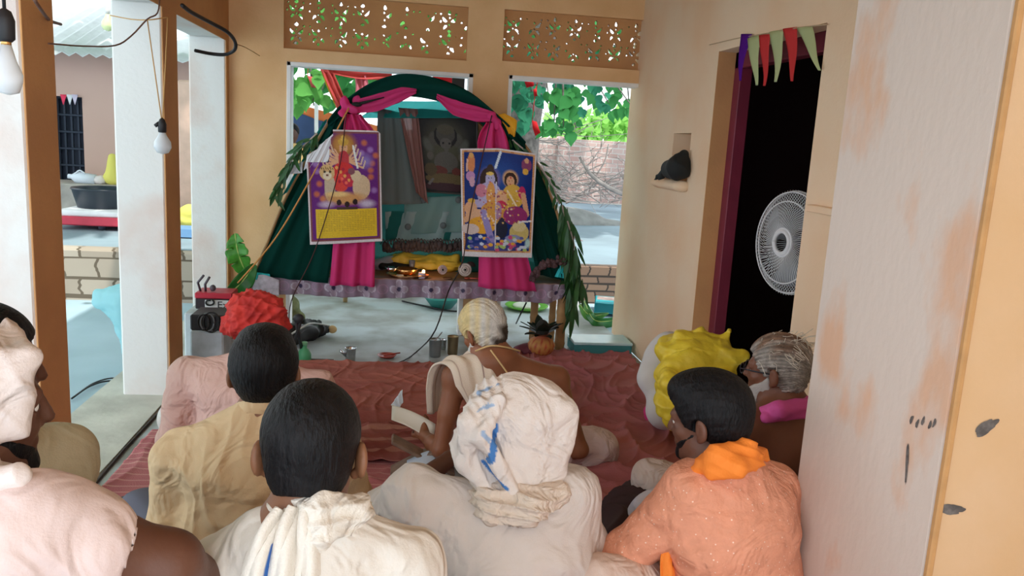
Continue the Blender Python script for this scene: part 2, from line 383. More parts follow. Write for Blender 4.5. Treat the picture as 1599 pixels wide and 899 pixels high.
# pierced cement screens over the openings
def jali(j, seed):
    c = .0045; nu = int((j[1]-j[0])/c); nz = int((j[3]-j[2])/c); U, Zz = np.meshgrid((np.arange(nu)+.5)*c, (np.arange(nz)+.5)*c, indexing='ij')
    hole = np.zeros((nu, nz), bool); r = np.random.default_rng(seed); per = .155; H = nz*c
    def petal(cx, cz, a, L, W, bend=0):
        nonlocal hole
        x = U-cx; z = Zz-cz; t = x*math.cos(a)+z*math.sin(a); s = -x*math.sin(a)+z*math.cos(a)+bend*t*t
        hole |= ((t/L)**2+(s/(W*(1.15-.5*t/L)))**2) < 1
    q = 0
    while q*per < U.max():
        cx = (q+.5)*per
        for row in range(2):
            cz = H*(.30+.42*row)
            pc = .42 if seed == 1 and 3 < q < 7 else .8
            for (dx, dz, a, L, W, bd) in ((0, .065, 1.57, .017, .011, 0), (-.034, .012, 2.3, .026, .010, 9), (.034, .012, .84, .026, .010, -9), (-.030, -.038, -2.2, .022, .009, -9), (.030, -.038, -.94, .022, .009, 9),
                                          (0, -.064, 1.57, .012, .012, 0), (-.062, .0, 0, .008, .008, 0), (0, .028, 0, .008, .008, 0), (-.058, .052, .5, .008, .006, 0), (.05, .052, .9, .008, .006, 0), (0, -.02, 0, .007, .007, 0)):
                if r.random() < pc: petal(cx+dx+r.normal(0, .002), cz+dz, a, L*r.uniform(.8, 1.15), W*r.uniform(.8, 1.15), bd)
        q += 1
    kp = ~hole; V = []; nuv = nu+1; nzv = nz+1
    gu, gz = np.meshgrid(j[0]+np.arange(nuv)*c*(j[1]-j[0])/(nu*c), j[2]+np.arange(nzv)*c*(j[3]-j[2])/(nz*c), indexing='ij')
    A = np.stack([gu, np.full_like(gu, YB+.05), gz], 2).reshape(-1, 3); B = A+np.array([0, .035, 0]); n = len(A); ix = lambda i, k: i*nzv+k
    I, K = np.nonzero(kp); f1 = np.stack([ix(I, K), ix(I+1, K), ix(I+1, K+1), ix(I, K+1)], 1); f2 = f1[:, ::-1]+n; fs = [f1, f2]
    pad = np.zeros((nu+2, nz+2), bool); pad[1:-1, 1:-1] = kp
    for (di, dk, e) in ((-1, 0, ((0, 0), (0, 1))), (1, 0, ((1, 1), (1, 0))), (0, -1, ((1, 0), (0, 0))), (0, 1, ((0, 1), (1, 1)))):
        bd = kp & ~pad[1+di:nu+1+di, 1+dk:nz+1+dk]; I, K = np.nonzero(bd)
        a = ix(I+e[0][0], K+e[0][1]); b = ix(I+e[1][0], K+e[1][1]); fs.append(np.stack([a, b, b+n, a+n], 1))
    return np.vstack([A, B]), np.vstack(fs)
for k, j in enumerate((j1, j2)):
    obj('trim_%d' % (k+1), jali(j, k+1), M_orange, smooth=False, **ST)
# right wall with the doorway and a little niche
def yat(x, y): return onX(x, y, XR)
dF = (yat(1113, 80)[1]+yat(1092, 500)[1])/2; dN = (yat(1290, 40)[1]+yat(1243, 450)[1])/2; dT = (yat(1113, 80)[2]+yat(1290, 40)[2])/2
ni = (yat(1078, 225)[1], yat(1051, 225)[1], yat(1065, 285)[2], yat(1065, 208)[2])
obj('wall_right', walled(-1.2, YB+.2, 0, ZC, [(dN, dF, 0, dT), (*ni[:2], ni[2], ni[3])], .17, lambda u, t, z: (XR+t, u, z)), M_cream, smooth=False, **ST)
obj('trim_3', box((XR+.165, ni[0]-.05, ni[2]-.05), (XR+.18, ni[1]+.05, ni[3]+.05)), M_orange, smooth=False, **ST)
obj('trim_4', join(box((XR-.002, dF-.004, 0), (XR+.12, dF+.0, dT)), ), M_orange, smooth=False, **ST)
obj('door_1', join(box((XR+.10, dF-.09, 0), (XR+.17, dF-.002, dT)), box((XR+.10, dN, 0), (XR+.17, dN+.06, dT)), box((XR+.10, dN, dT-.09), (XR+.17, dF, dT))), M_maroon, smooth=False, **ST)
# the dark room behind the doorway
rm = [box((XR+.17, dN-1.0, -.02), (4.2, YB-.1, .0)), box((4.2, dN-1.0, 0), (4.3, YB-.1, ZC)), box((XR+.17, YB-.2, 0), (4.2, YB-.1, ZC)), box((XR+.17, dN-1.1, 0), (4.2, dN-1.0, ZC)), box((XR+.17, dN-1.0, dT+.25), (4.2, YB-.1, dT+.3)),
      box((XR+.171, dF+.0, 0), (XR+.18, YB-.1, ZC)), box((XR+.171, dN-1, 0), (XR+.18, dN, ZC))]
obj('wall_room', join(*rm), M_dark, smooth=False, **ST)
# corner pier between the second opening and the right wall
pX = px(1013, 545, 5.90)[0]
obj('wall_pier', box((pX, 5.90, 0), (XR+.05, YB+.12, ZC), bev=.012), M_cream, smooth=False, **ST)
obj('trim_13', box((pX-.008, 5.915, 0), (pX+.004, YB+.14, o2[3]), bev=.003), M_trim, smooth=False, **ST)
# near right pillar: flaking side face, peach front face
nX = px(1515, 450, 1.5)[0]; nF = onX(1280, 450, nX)[1]
pr = obj('wall_pillar', box((nX, 1.5, 0), (XR+.02, nF, ZC), bev=.012), M_pier, smooth=False, **ST)
obj('trim_5', box((nX+.012, 1.494, 0), (XR+.02, 1.502, ZC), bev=.001), M_peach, smooth=False, **ST)
obj('trim_6', box((nX-.001, 1.489, 0), (nX+.014, 1.505, ZC), bev=.006), mat('edge_orange', (.52, .28, .11), .8, var=.15, vscale=20), smooth=False, **ST)
def smudge(x, y, w, h, plane, a=0, seed=0):
    r = np.random.default_rng(seed); n = 26; pts = []
    for k in range(n):
        t = 2*math.pi*k/n; q = 1+r.normal(0, .06)+.12*math.sin(3*t+seed); dx = w*q*math.cos(t); dy = h*q*math.sin(t)
        pts.append(plane(x+dx*math.cos(a)-dy*math.sin(a), y+dx*math.sin(a)+dy*math.cos(a)))
    return np.array(pts), [list(range(n))]
onP = lambda x, y: onX(x, y, nX-.0015); onF = lambda x, y: px(x, y, 1.4925)
M_scuff = mat('scuff_grey', (.16, .14, .13), .9, var=.5, vscale=60)
obj('scuff', smudge(1540, 667, 21, 9, onF, -.6, 1), M_scuff, pr, label='dark oval scuff on peach face'); obj('scuff', smudge(1487, 795, 19, 8, onF, .05, 2), M_scuff, pr)
obj('scuff', smudge(1416, 722, 2.2, 32, onP, .06, 3), M_scuff, pr, label='thin black vertical gouge')
for k, (x, y) in enumerate(((1423, 655), (1432, 661), (1441, 657), (1452, 663), (1459, 660))): obj('scuff', smudge(x, y, 2.2, 7, onP, .3, 4+k), M_scuff, pr)
onR = lambda x, y: px(x, y, 5.898)
for k, (x, y, a_, b_) in enumerate(((1031, 519, 2.6, 7), (1033, 485, 2, 4), (1029, 494, 2, 5), (1036, 500, 1.6, 3), (1035, 512, 1.8, 4))):
    obj('scuff', smudge(x, y, a_, b_, onR, 0, 30+k), M_scuff, pr)
# small ledge in the strip of wall beside the pillar
lg = onX(1275, 320, XR); obj('trim_7', box((XR-.035, lg[1]-.28, lg[2]-.03), (XR+.01, lg[1]+.02, lg[2])), M_cream, smooth=False, **ST)
# left row of pillars and the beam they carry
y1a, y1b = onX(52, 400, XL)[1], onX(98, 400, XL)[1]; print('PILLAR', y1a, y1b, onX(277, 400, XL)[1], onX(295, 400, XL)[1], px(190, 400, 4.5)[0])
for k, (y0, y1) in enumerate(((y1a, y1b), (4.48, 4.74), (5.97, 6.21))):
    nm = 'wall_left_pillar_%d' % (k+1)
    p_ = obj(nm, box((-1.51, y0, -.2), (XL-.003, y1, 2.10), bev=.01), M_white, smooth=False, **ST)
    obj('trim_%d' % (8+k), box((XL-.004, y0-.002, 0), (XL+.003, y1+.002, 2.10), bev=.002), M_orange, smooth=False, **ST)
obj('wall_left', box((-1.51, -1.2, 2.10), (XL-.004, 6.25, ZC), bev=.006), M_white, smooth=False, **ST)
obj('trim_11', box((XL-.005, -1.2, 2.08), (XL+.004, 6.25, ZC), bev=.002), M_orange, smooth=False, **ST)
obj('ceiling', box((-1.9, -1.2, ZC), (XR+.3, 6.6, ZC+.12)), M_ceil, smooth=False, **ST)
# floor slab of the porch, courtyard ground, ledge
gl = px(120, 690, 1)[0]
def slab(x0, x1, y0, y1, z, nx, ny, amp, seed, zb):
    X, Y = np.meshgrid(np.linspace(x0, x1, nx), np.linspace(y0, y1, ny), indexing='ij')
    Z = z-amp*(.5+.5*np.sin(X*3.1+seed)*np.sin(Y*2.7+1.7*np.sin(X*2)+seed))-amp*.4*(.5+.5*np.sin(X*9+3*np.sin(Y*4))*np.sin(Y*8))
    V = np.stack([X, Y, Z], 2); g = grid(V); b_ = box((x0, y0, zb), (x1, y1, z-amp*1.6), bev=.001); return join(g, b_)
obj('floor', slab(-1.64, XR, -1.5, 7.56, .0, 60, 150, .006, 1, -.3), M_floor, smooth=False, **ST)
obj('trim_12', slab(-1.66, -1.262, -1.5, 6.4, .012, 12, 120, .005, 2, -.12), mat('plinth_concrete', (.66, .66, .60), .8, col2=(.46, .46, .42), vscale=3, bump=.4, bscale=14), smooth=False, **ST)
obj('floor_crack', tube([(-1.245, 1.5, .001), (-1.25, 2.2, .001), (-1.235, 3, .001), (-1.25, 3.7, .001), (-1.24, 4.4, .001)], .008, 5), M_stain, smooth=False, **ST)
obj('floor_courtyard', slab(-14, -1.62, -6, 7.6, -.12, 60, 60, .01, 3, -.4), M_court, smooth=False, **ST)
obj('floor_back', slab(XR-.02, 14, 6.4, 7.56, -.02, 20, 8, .01, 3, -.4), M_court, smooth=False, **ST)
def bricks(name, c1, c2, mortar, sc=2.2, rowh=.22):
    m = bpy.data.materials.new(name); m.use_nodes = True; N = m.node_tree.nodes; L = m.node_tree.links; b = N['Principled BSDF']; b.inputs['Roughness'].default_value = .9
    tc = N.new('ShaderNodeTexCoord'); mp = N.new('ShaderNodeMapping'); mp.inputs['Rotation'].default_value = (math.pi/2, 0, 0); L.new(tc.outputs['Object'], mp.inputs[0])
    t = N.new('ShaderNodeTexBrick'); t.inputs['Scale'].default_value = sc; t.inputs['Row Height'].default_value = rowh; t.inputs['Brick Width'].default_value = .5; t.inputs['Mortar Size'].default_value = .022
    nz = N.new('ShaderNodeTexNoise'); nz.inputs['Scale'].default_value = 5; ad = N.new('ShaderNodeMixRGB'); ad.blend_type = 'ADD'; ad.inputs[0].default_value = .16
    L.new(mp.outputs[0], ad.inputs[1]); L.new(nz.outputs['Color'], ad.inputs[2]); L.new(ad.outputs[0], t.inputs['Vector'])
    t.inputs['Color1'].default_value = (*c1, 1); t.inputs['Color2'].default_value = (*c2, 1); t.inputs['Mortar'].default_value = (*mortar, 1)
    L.new(t.outputs['Color'], b.inputs['Base Color']); bp = N.new('ShaderNodeBump'); bp.inputs['Strength'].default_value = .6; bp.inputs['Distance'].default_value = .02
    L.new(t.outputs['Fac'], bp.inputs['Height']); bp.invert = True; L.new(bp.outputs[0], b.inputs['Normal']); return m
M_brick = bricks('brick_dirty', (.20, .13, .10), (.30, .20, .14), (.05, .04, .035), 2.4)
M_stone = bricks('stone_ledge', (.44, .38, .31), (.34, .28, .22), (.13, .10, .07), 1.7, .3)
M_farb = bricks('brick_far', (.58, .36, .32), (.66, .46, .42), (.7, .62, .58), 2.2)
obj('wall_ledge', box((-.9, 7.56, -.2), (14, 7.68, .355), bev=.015), M_brick, smooth=False, **ST)
obj('wall_ledge_stone', box((-14, 7.56, -.3), (-.9, 7.70, .355), bev=.03), M_stone, smooth=False, **ST)
obj('floor_terrace', slab(-14, 14, 7.6, 16.2, .362, 70, 50, .012, 5, -.2), mat('terrace_ground', (.27, .36, .42), .85, col2=(.22, .29, .34), vscale=1.5, bump=.3, bscale=9), smooth=False, **ST)
g = [box((-3, 16, .3), (14, 16.2, 1.62))]+[box((x, 15.9, .3), (x+.25, 16.2, 1.66)) for x in (3.0, 4.75, 7.2, 9.6)]
obj('wall_compound', join(*g), M_farb, smooth=False, **ST)
# ================================================================ BEYOND THE PORCH
def leaf_geo(cs, dirs, nors, L, Wd, shape='heart'):
    # cs [n,3] stalk ends, dirs tip direction, nors normals
    prof = [(0, 0), (.10, .32), (.30, .50), (.55, .42), (.78, .18), (1.0, 0)] if shape == 'heart' else [(0, 0), (.15, .30), (.4, .5), (.65, .42), (.85, .22), (1, 0)]
    V = []; Fs = []
    for c, d, nn, l, wd in zip(cs, dirs, nors, L, Wd):
        d = _n(d); s = _n(np.cross(d, nn)); u = np.cross(s, d); n = len(V)
        for t, q in prof:
            cz = -.12*l*math.sin(t*3)
            V += [c+d*l*t+u*(-.10*l*t*t), c+d*l*t+s*wd*q+u*(.10*wd-.10*l*t*t), c+d*l*t-s*wd*q+u*(.10*wd-.10*l*t*t)]
        for i in range(len(prof)-1):
            a = n+3*i; Fs += [[a, a+1, a+4, a+3], [a, a+3, a+5, a+2]]
    return np.array(V), Fs
M_leaf = thin_cloth('leaf_green', (.07, .30, .09), .0, .45); M_leaf2 = thin_cloth('leaf_bluegreen', (.05, .26, .15), .0, .35); M_leafy = thin_cloth('leaf_yellowgreen', (.14, .42, .10), 0, .35)
M_bark = mat('bark_grey', (.22, .19, .17), .9, var=.5, vscale=14, bump=.6, bscale=25); M_twig = mat('twig', (.52, .44, .40), .9, var=.3)
def bough(name, anchor, tips, nleaf, size, label, m, seed, box_, group='hanging peepal boughs beyond the openings'):
    r = np.random.default_rng(seed); anchor = np.array(anchor, float); t = empty(name, anchor, label, 'tree branch', group); tg = []; C = []; 
    for tp in tips:
        tp = np.array(tp, float); mid = (anchor+tp)/2+np.array([0, 0, .25]); c = curve([anchor, mid, tp], 12); tg.append(tube(c, np.linspace(.022, .006, len(c)), 5)); C.append(c)
    obj('stem', join(*tg), M_bark, t)
    lo, hi = np.array(box_[0]), np.array(box_[1]); cs = r.uniform(lo, hi, (nleaf, 3))
    d = r.normal(0, .45, (nleaf, 3))+[0, 0, -1]; nn = r.normal(0, .5, (nleaf, 3))+[0, -1, .25]
    L = size*r.uniform(.7, 1.25, nleaf)
    obj('foliage', leaf_geo(cs, d, nn, L, L*.85), m, t)
    return t
# boughs in the second opening
a, b = px(785, 120, 8.6), px(1012, 200, 8.6)
bough('peepal_bough', px(820, 40, 8.8), [px(860, 170, 8.6), px(900, 200, 8.5), px(950, 160, 8.6), px(990, 170, 8.5)], 95, .12, 'leafy bough with heart shaped leaves hanging across the right opening', M_leaf2, 3, ((a[0]-.05, 8.3, px(800, 165, 8.6)[2]), (px(960, 1, 8.6)[0], 9.0, px(800, 95, 8.6)[2]+.15)))
bough('peepal_bough', px(870, 60, 8.2), [px(880, 205, 8.2), px(865, 190, 8.3)], 46, .14, 'leafy bough drooping lowest in the right opening', M_leaf, 5, ((px(862, 1, 8.2)[0], 8.0, px(880, 205, 8.2)[2]), (px(915, 1, 8.2)[0], 8.4, px(880, 130, 8.2)[2])))
bough('peepal_bough', px(800, 60, 7.6), [px(795, 205, 7.5), px(835, 180, 7.6)], 60, .13, 'leafy bough beside the middle wall with red rags tied in it', M_leaf2, 6, ((px(786, 1, 7.5)[0], 7.3, px(800, 200, 7.5)[2]), (px(842, 1, 7.5)[0], 7.9, px(880, 110, 7.5)[2]+.2)))
bough('peepal_bough', px(960, 70, 9.6), [px(1000, 160, 9.5), px(985, 190, 9.5)], 36, .14, 'sparse leafy bough at the far right of the opening', M_leaf, 8, ((px(930, 1, 9.5)[0], 9.2, px(990, 180, 9.5)[2]), (px(1025, 1, 9.5)[0], 9.9, px(990, 120, 9.5)[2]+.1)))
bough('peepal_bough', px(560, 40, 8.8), [px(500, 150, 8.8), px(560, 150, 8.8), px(600, 120, 8.8)], 90, .15, 'leafy bough behind the red wrapped poles in the left opening', M_leaf, 9, ((px(455, 1, 8.8)[0], 8.5, px(500, 160, 8.8)[2]), (px(600, 1, 8.8)[0], 9.2, px(500, 92, 8.8)[2]+.2)))
bough('peepal_bough', px(470, 60, 8.0), [px(455, 140, 8.0), px(490, 165, 8.0)], 26, .15, 'pale leafy bough in the upper corner of the left opening', M_leafy, 10, ((px(446, 1, 8)[0], 7.8, px(470, 165, 8)[2]), (px(505, 1, 8)[0], 8.2, px(470, 105, 8)[2])))
bough('peepal_bough', px(600, -60, 8.4), [px(520, 30, 8.4), px(700, 30, 8.4), px(640, 60, 8.4)], 210, .15, 'leafy bough seen through the left pierced screen', M_leafy, 11, ((px(400, 1, 8.4)[0], 8.0, px(500, 90, 8.4)[2]), (px(740, 1, 8.4)[0], 9.2, px(600, -30, 8.4)[2])))
bough('peepal_bough', px(880, -50, 8.8), [px(820, 30, 8.8), px(960, 40, 8.8), px(900, 60, 8.4)], 130, .15, 'leafy bough seen through the right pierced screen', M_leaf, 12, ((px(770, 1, 8.8)[0], 8.3, px(850, 105, 8.8)[2]), (px(1000, 1, 8.8)[0], 9.4, px(880, 0, 8.8)[2])))
# tree behind: trunk and great crown that shades the courtyard
tr = empty('peepal_tree', px(812, 300, 11.5)*[1, 1, 0]+[0, 0, .36], 'old peepal tree with a grey trunk behind the middle wall', 'tree'); tb = tr.location
obj('trunk', tube(curve([(tb[0], tb[1], .3), (tb[0]-.03, tb[1], 1.2), (tb[0]+.02, tb[1], 2.2), (tb[0]+.3, tb[1]-.3, 4.2)], 18), np.linspace(.42, .22, 19)[:19] if False else .26, 14), M_bark, tr)
r = np.random.default_rng(4); n = 2600; cs = np.stack([r.uniform(-7, 8, n), r.uniform(8.2, 14, n), r.uniform(4.6, 6.4, n)], 1)
obj('crown', leaf_geo(cs, r.normal(0, .6, (n, 3))+[0, 0, -.6], r.normal(0, .6, (n, 3))+[0, 0, 1], r.uniform(.4, .75, n), r.uniform(.4, .6, n)), M_leaf, tr)
tr2 = empty('shade_tree', (-5.5, 7.5, -.12), 'spreading tree over the courtyard left of the porch', 'tree')
obj('trunk', tube([(-6.9, 5.4, -.12), (-6.8, 5.5, 2), (-6.4, 6, 4.2)], [.3, .25, .16], 12), M_bark, tr2)
n = 1500; cs = np.stack([r.uniform(-9.5, -1.9, n), r.uniform(1.5, 9.5, n), r.uniform(4.4, 5.8, n)], 1)
obj('crown', leaf_geo(cs, r.normal(0, .6, (n, 3))+[0, 0, -.6], r.normal(0, .6, (n, 3))+[0, 0, 1], r.uniform(.35, .65, n), r.uniform(.35, .5, n)), M_leafy, tr2)
# distant bushes above the compound wall
for k, (x, w_, h_) in enumerate(((905, 60, 30), (985, 70, 34), (1040, 60, 26))):
    c = px(x, 205, 18.5); n = 260; cs = c+r.normal(0, 1, (n, 3))*[w_*.007, .3, h_*.006]
    obj('bush', join(tube([c, (c[0], c[1], .37)], .05, 6), leaf_geo(cs, r.normal(0, .6, (n, 3))+[0, 0, .4], r.normal(0, .7, (n, 3))+[0, -1, .5], r.uniform(.2, .35, n), r.uniform(.15, .25, n))), thin_cloth('bush_lime', (.30, .60, .15), 0, .5),
        label=('yellow green bush left of centre above the brick compound wall', 'bright bush right above the brick compound wall', 'bush mostly behind the right wall above compound wall')[k], cat='bush')
# dry twigs and brush in front of the compound wall
r = np.random.default_rng(21)
def brush(n, x0, x1, y0, y1, D, seed, label, rr=.012):
    r = np.random.default_rng(seed); g = []
    for k in range(n):
        p = px(r.uniform(x0, x1), r.uniform(y0, y1), D+r.uniform(-.3, .3)); L = r.uniform(.4, 1.5); a = r.uniform(-.5, 1.2)*r.choice([-1, 1])
        d = np.array([math.cos(a)*r.choice([-1, 1]), r.normal(0, .4), abs(math.sin(a))*.7]); q = p+d*L; p[2] = max(p[2], .37); q[2] = max(q[2], .38)
        c = curve([p, (p+q)/2+r.normal(0, .08, 3), q], 6); g.append(tube(c, np.linspace(rr, rr*.35, len(c)), 4))
        for s in range(3):
            i = r.integers(1, len(c)-1); e = c[i]+r.normal(0, .25, 3)+[0, 0, .1]; g.append(tube([c[i], e], [rr*.5, rr*.25], 3))
    return obj('brushwood', join(*g), M_twig, label=label, cat='brushwood', kind='stuff')
brush(60, 850, 1010, 270, 318, 14.3, 1, 'tangle of dry twigs heaped below the compound wall'); brush(40, 835, 905, 190, 300, 13.2, 2, 'grey dry thicket behind the shrine corner', .010)
br = curve([px(905, 245, 13), px(925, 275, 13), px(965, 300, 13), px(1010, 312, 13)], 14); br2 = curve([px(932, 272, 13), px(945, 250, 13), px(950, 225, 13)], 8)
obj('fallen_branch', join(tube(br, np.linspace(.02, .05, len(br)), 7), tube(br2, .014, 5), tube(curve([px(965, 300, 13), px(990, 285, 13), px(1012, 280, 13)], 8), .02, 5)), M_twig, label='long bare fallen branch leaning in front of compound wall', cat='branch')
# left: low pink building with grille door, sheet roof, terrace step
M_pink = mat('pink_wall', (.60, .42, .36), .9, col2=(.56, .38, .32), vscale=.8); M_sheet = mat('tin_sheet', (.8, .84, .88), .35, metal=.2, var=.1)
bx = px(374, 200, 11.5)[0]
hb = empty('outbuilding', (-5, 11.5, .36), 'low pink washed building with dark grille door left of pillars', 'building')
d0, d1 = px(88, 285, 11.5), px(128, 152, 11.5)
wl = obj('facade', walled(-9, bx, .36, 2.35, [(d0[0], d1[0], d0[2], d1[2])], .25, lambda u, t, z: (u, 11.5+t, z)), M_pink, hb, smooth=False)
obj('side_wall', box((bx-.2, 11.5, .36), (bx, 15.5, 2.35)), M_pink, hb, smooth=False)
gg = [box((x, 11.6, d0[2]), (x+.03, 11.63, d1[2])) for x in np.arange(d0[0], d1[0], .085)]+[box((d0[0], 11.59, z), (d1[0], 11.62, z+.03)) for z in np.linspace(d0[2], d1[2]-.03, 6)]
M_iron = mat('iron_dark', (.02, .03, .05), .5, metal=.4)
obj('grille', join(*gg), M_iron, hb, smooth=False); obj('door_leaf', box((d0[0], 11.68, d0[2]), (d1[0], 11.72, d1[2])), mat('navy', (.02, .03, .06), .6), hb, smooth=False)
U = np.linspace(-9, bx+.3, 90); P = np.zeros((90, 8, 3))
for i, u in enumerate(U):
    for j in range(8): t = j/7; P[i, j] = (u, 10.9+t*2.6, 2.26+t*.95+.025*math.sin(u*38))
obj('sheet_roof', grid(P, .01), M_sheet, hb)
obj('terrace_step', box((-9, 10.75, .3), (px(300, 300, 10.8)[0], 11.5, px(140, 288, 10.8)[2]), bev=.02), mat('cement_step', (.5, .47, .43), .9, var=.3, vscale=5, bump=.3), hb, smooth=False)
for k, (x, c) in enumerate(((99, (.8, .05, .12)), (109, (.7, .75, .8)), (117, (.6, .55, .7)))):
    p = px(x, 150, 11.45); obj('pennant', grid(np.array([[p+[-.04, 0, .02], p+[.04, 0, .02]], [p+[-.004, -.01, -.11], p+[.004, -.01, -.11]]]), .002), mat('pennant_%d' % k, c, .8),
        label=('red', 'white', 'mauve')[k]+' small pennant hanging over the grille door', cat='pennant', group='pennants over the grille door')
zt = px(140, 288, 10.9)[2]+.0
# washing things on the step
p = px(130, 284, 11.0); p[2] = zt
bt = empty('water_jug', p, 'white plastic jug lying by the grille door', 'jug'); obj('body', lathe(p+[.0, 0, .07], [(.01, -.16), (.07, -.15), (.075, .08), (.03, .14), (.03, .18)], 16, axis=(-1, 0, .1)), mat('milky', (.72, .8, .9), .4), bt)
obj('handle', tube(curve([p+[-.08, -.05, .12], p+[-.02, -.05, .17], p+[.05, -.05, .13]], 8), .01, 6), MATS['milky'], bt)
p = px(157, 284, 11.0); p[2] = zt; obj('cloth_bundle', blob(p+[0, 0, .055], (.09, .08, .06), f=lambda V: 1+.12*np.sin(V[:, 0]*9)*np.cos(V[:, 2]*7)), mat('offwhite_cloth', (.75, .70, .68), .9), label='small white cloth bundle beside the yellow sack', cat='cloth')
p = px(176, 284, 11.0); p[2] = zt; obj('yellow_sack', sdf([cap(p+[0, 0, .1], p+[0, 0, .36], .10, .05, .03), ell(p+[0, 0, .08], (.12, .09, .09))], .015, folds(.012, .5, 2)), mat('sack_yellow', (.75, .70, .16), .8), label='standing yellow sack against the pink wall', cat='sack')
# cot with red edge, tub
c0 = px(92, 352, 8.9); c1 = px(235, 352, 8.9); zt = .36
ct = empty('low_cot', ((c0[0]+c1[0])/2, 9.2, zt), 'low wooden cot with red and white edge on the terrace', 'cot')
h0 = px(100, 349, 8.7)[2]
obj('frame', box((c0[0], 8.75, h0-.02), (c1[0], 9.8, h0+.07), bev=.01), mat('cot_red', (.62, .05, .09), .5, var=.2), ct, smooth=False)
obj('mattress', box((c0[0]+.02, 8.77, h0+.07), (c1[0]-.02, 9.78, h0+.13), bev=.025), mat('cot_white', (.82, .82, .85), .8, var=.1), ct)
for x in (c0[0]+.45, c1[0]-.1):
    for y in (8.83, 9.7): obj('leg', lathe((x, y, zt), [(.03, 0), (.045, .05), (.025, .12), (.04, h0-zt-.02)], 12), mat('leg_dark', (.06, .06, .09), .5), ct)
t0 = px(160, 330, 9.2); t0[2] = h0+.131
tb_ = empty('washtub', t0, 'black plastic washtub standing on the cot', 'tub'); obj('body', lathe(t0, [(.16, 0), (.24, .005), (.29, .19), (.305, .2), (.295, .215), (.27, .2), (.22, .02), (.01, .015)], 32), mat('tub_black', (.03, .04, .055), .35), tb_)
# cyan plastic sheet bag hanging at the left edge of pillar
p = px(185, 462, 5.2)
bgp = [cap(px(192, 470, 5.35), px(204, 560, 5.35), .10, .03, .05), cap(px(156, 462, 5.35), px(205, 456, 5.35), .035, .05, .05), cap(px(160, 470, 5.35), px(195, 500, 5.35), .05, .05, .05)]
obj('plastic_bag', sdf(bgp, .012, facets(.02, .12, 5)), thin_cloth('cyan_plastic', (.50, .84, .90), .15, .5, .3), label='pale cyan plastic bag hanging behind the second left pillar', cat='bag')
# adapter on the ground with wires
p = onZ(190, 604, -.12)
ad = empty('power_adapter', p, 'small black power adapter with green light on courtyard ground', 'adapter'); obj('body', box(p+[-.06, -.05, 0], p+[.05, .05, .045]), mat('black_plastic', (.02, .02, .025), .4), ad)
obj('label_plate', box(p+[-.045, -.035, .045], p+[.035, .035, .048]), mat('pale_plate', (.6, .75, .75), .5), ad)
c = curve([p+[.03, 0, .02], px(170, 602, 5.1)*[1, 1, 0]+[0, 0, -.11], onZ(140, 603, -.11), onZ(112, 622, -.11)], 16); M_blk = mat('black_wire', (.015, .015, .018), .5)
obj('cable', tube(c, .006, 5), M_blk, ad); c2 = c.copy(); c2[1:, 1] += .06; obj('cable', tube(c2, .005, 5), M_blk, ad)
# gap between second and third pillar: pinkish gate post, bluish slab, stuff
gp = px(298, 200, 10.2); obj('gate_post', box((gp[0]-.12, 10.1, .36), (gp[0]+.10, 10.4, 2.0), bev=.02), mat('post_pink', (.75, .52, .42), .9, var=.2, vscale=6), smooth=False, label='narrow pinkish gate post between second and third left pillars', cat='post')
p = px(300, 300, 9.3); p[2] = .36; b0 = obj('yellow_bundle', sdf([ell(p+[0, 0, .16], (.16, .12, .10)), ell(p+[-.05, 0, .08], (.2, .12, .08))], .015, folds(.015, .6, 1)), MATS['sack_yellow'], label='yellow bundle behind the gap between left pillars', cat='bundle')
p = px(300, 330, 8.6); p[2] = .36; obj('blue_box', box(p+[-.22, -.15, 0], p+[.2, .15, .09]), mat('blue_box', (.16, .32, .55), .6), smooth=False, label='flat blue box on ledge between left pillars', cat='box')
# tent in the left opening: orange valance and navy backcloth
T0 = [px(446, 155, 10.6), px(515, 178, 10.6)]
ca = empty('marquee', px(480, 330, 10.6)*[1, 1, 0]+[0, 0, .36], 'marquee with orange valance and navy cloth wall beyond left opening', 'tent')
M_or = thin_cloth('orange_cloth', (.75, .30, .12), 0, .5)
P = np.zeros((20, 6, 3))
for i in range(20):
    for j in range(6): t = i/19; q = px(430+160*t, 150+44*t, 10.6); P[i, j] = q+[0, .03*math.sin(t*30), -.02-j*.024-.01*math.sin(t*18)*j/5]
obj('valance', grid(P, .004), M_or, ca)
P = np.zeros((16, 8, 3))
for i in range(16):
    for j in range(8): t = i/15; q = px(430+150*t, 165+30*t, 11.2); q2 = q.copy(); q2[2] = .37; P[i, j] = q*(1-j/7)+q2*j/7+[0, .04*math.sin(t*22), 0]
obj('backcloth', grid(P, .004), mat('navy_cloth', (.05, .09, .20), .9, var=.15), ca)
obj('pole', tube([px(494, 160, 10.5), px(494, 330, 10.5)*[1, 1, 0]+[0, 0, .36]], .025, 8), mat('pole_white', (.8, .8, .8), .5), ca)
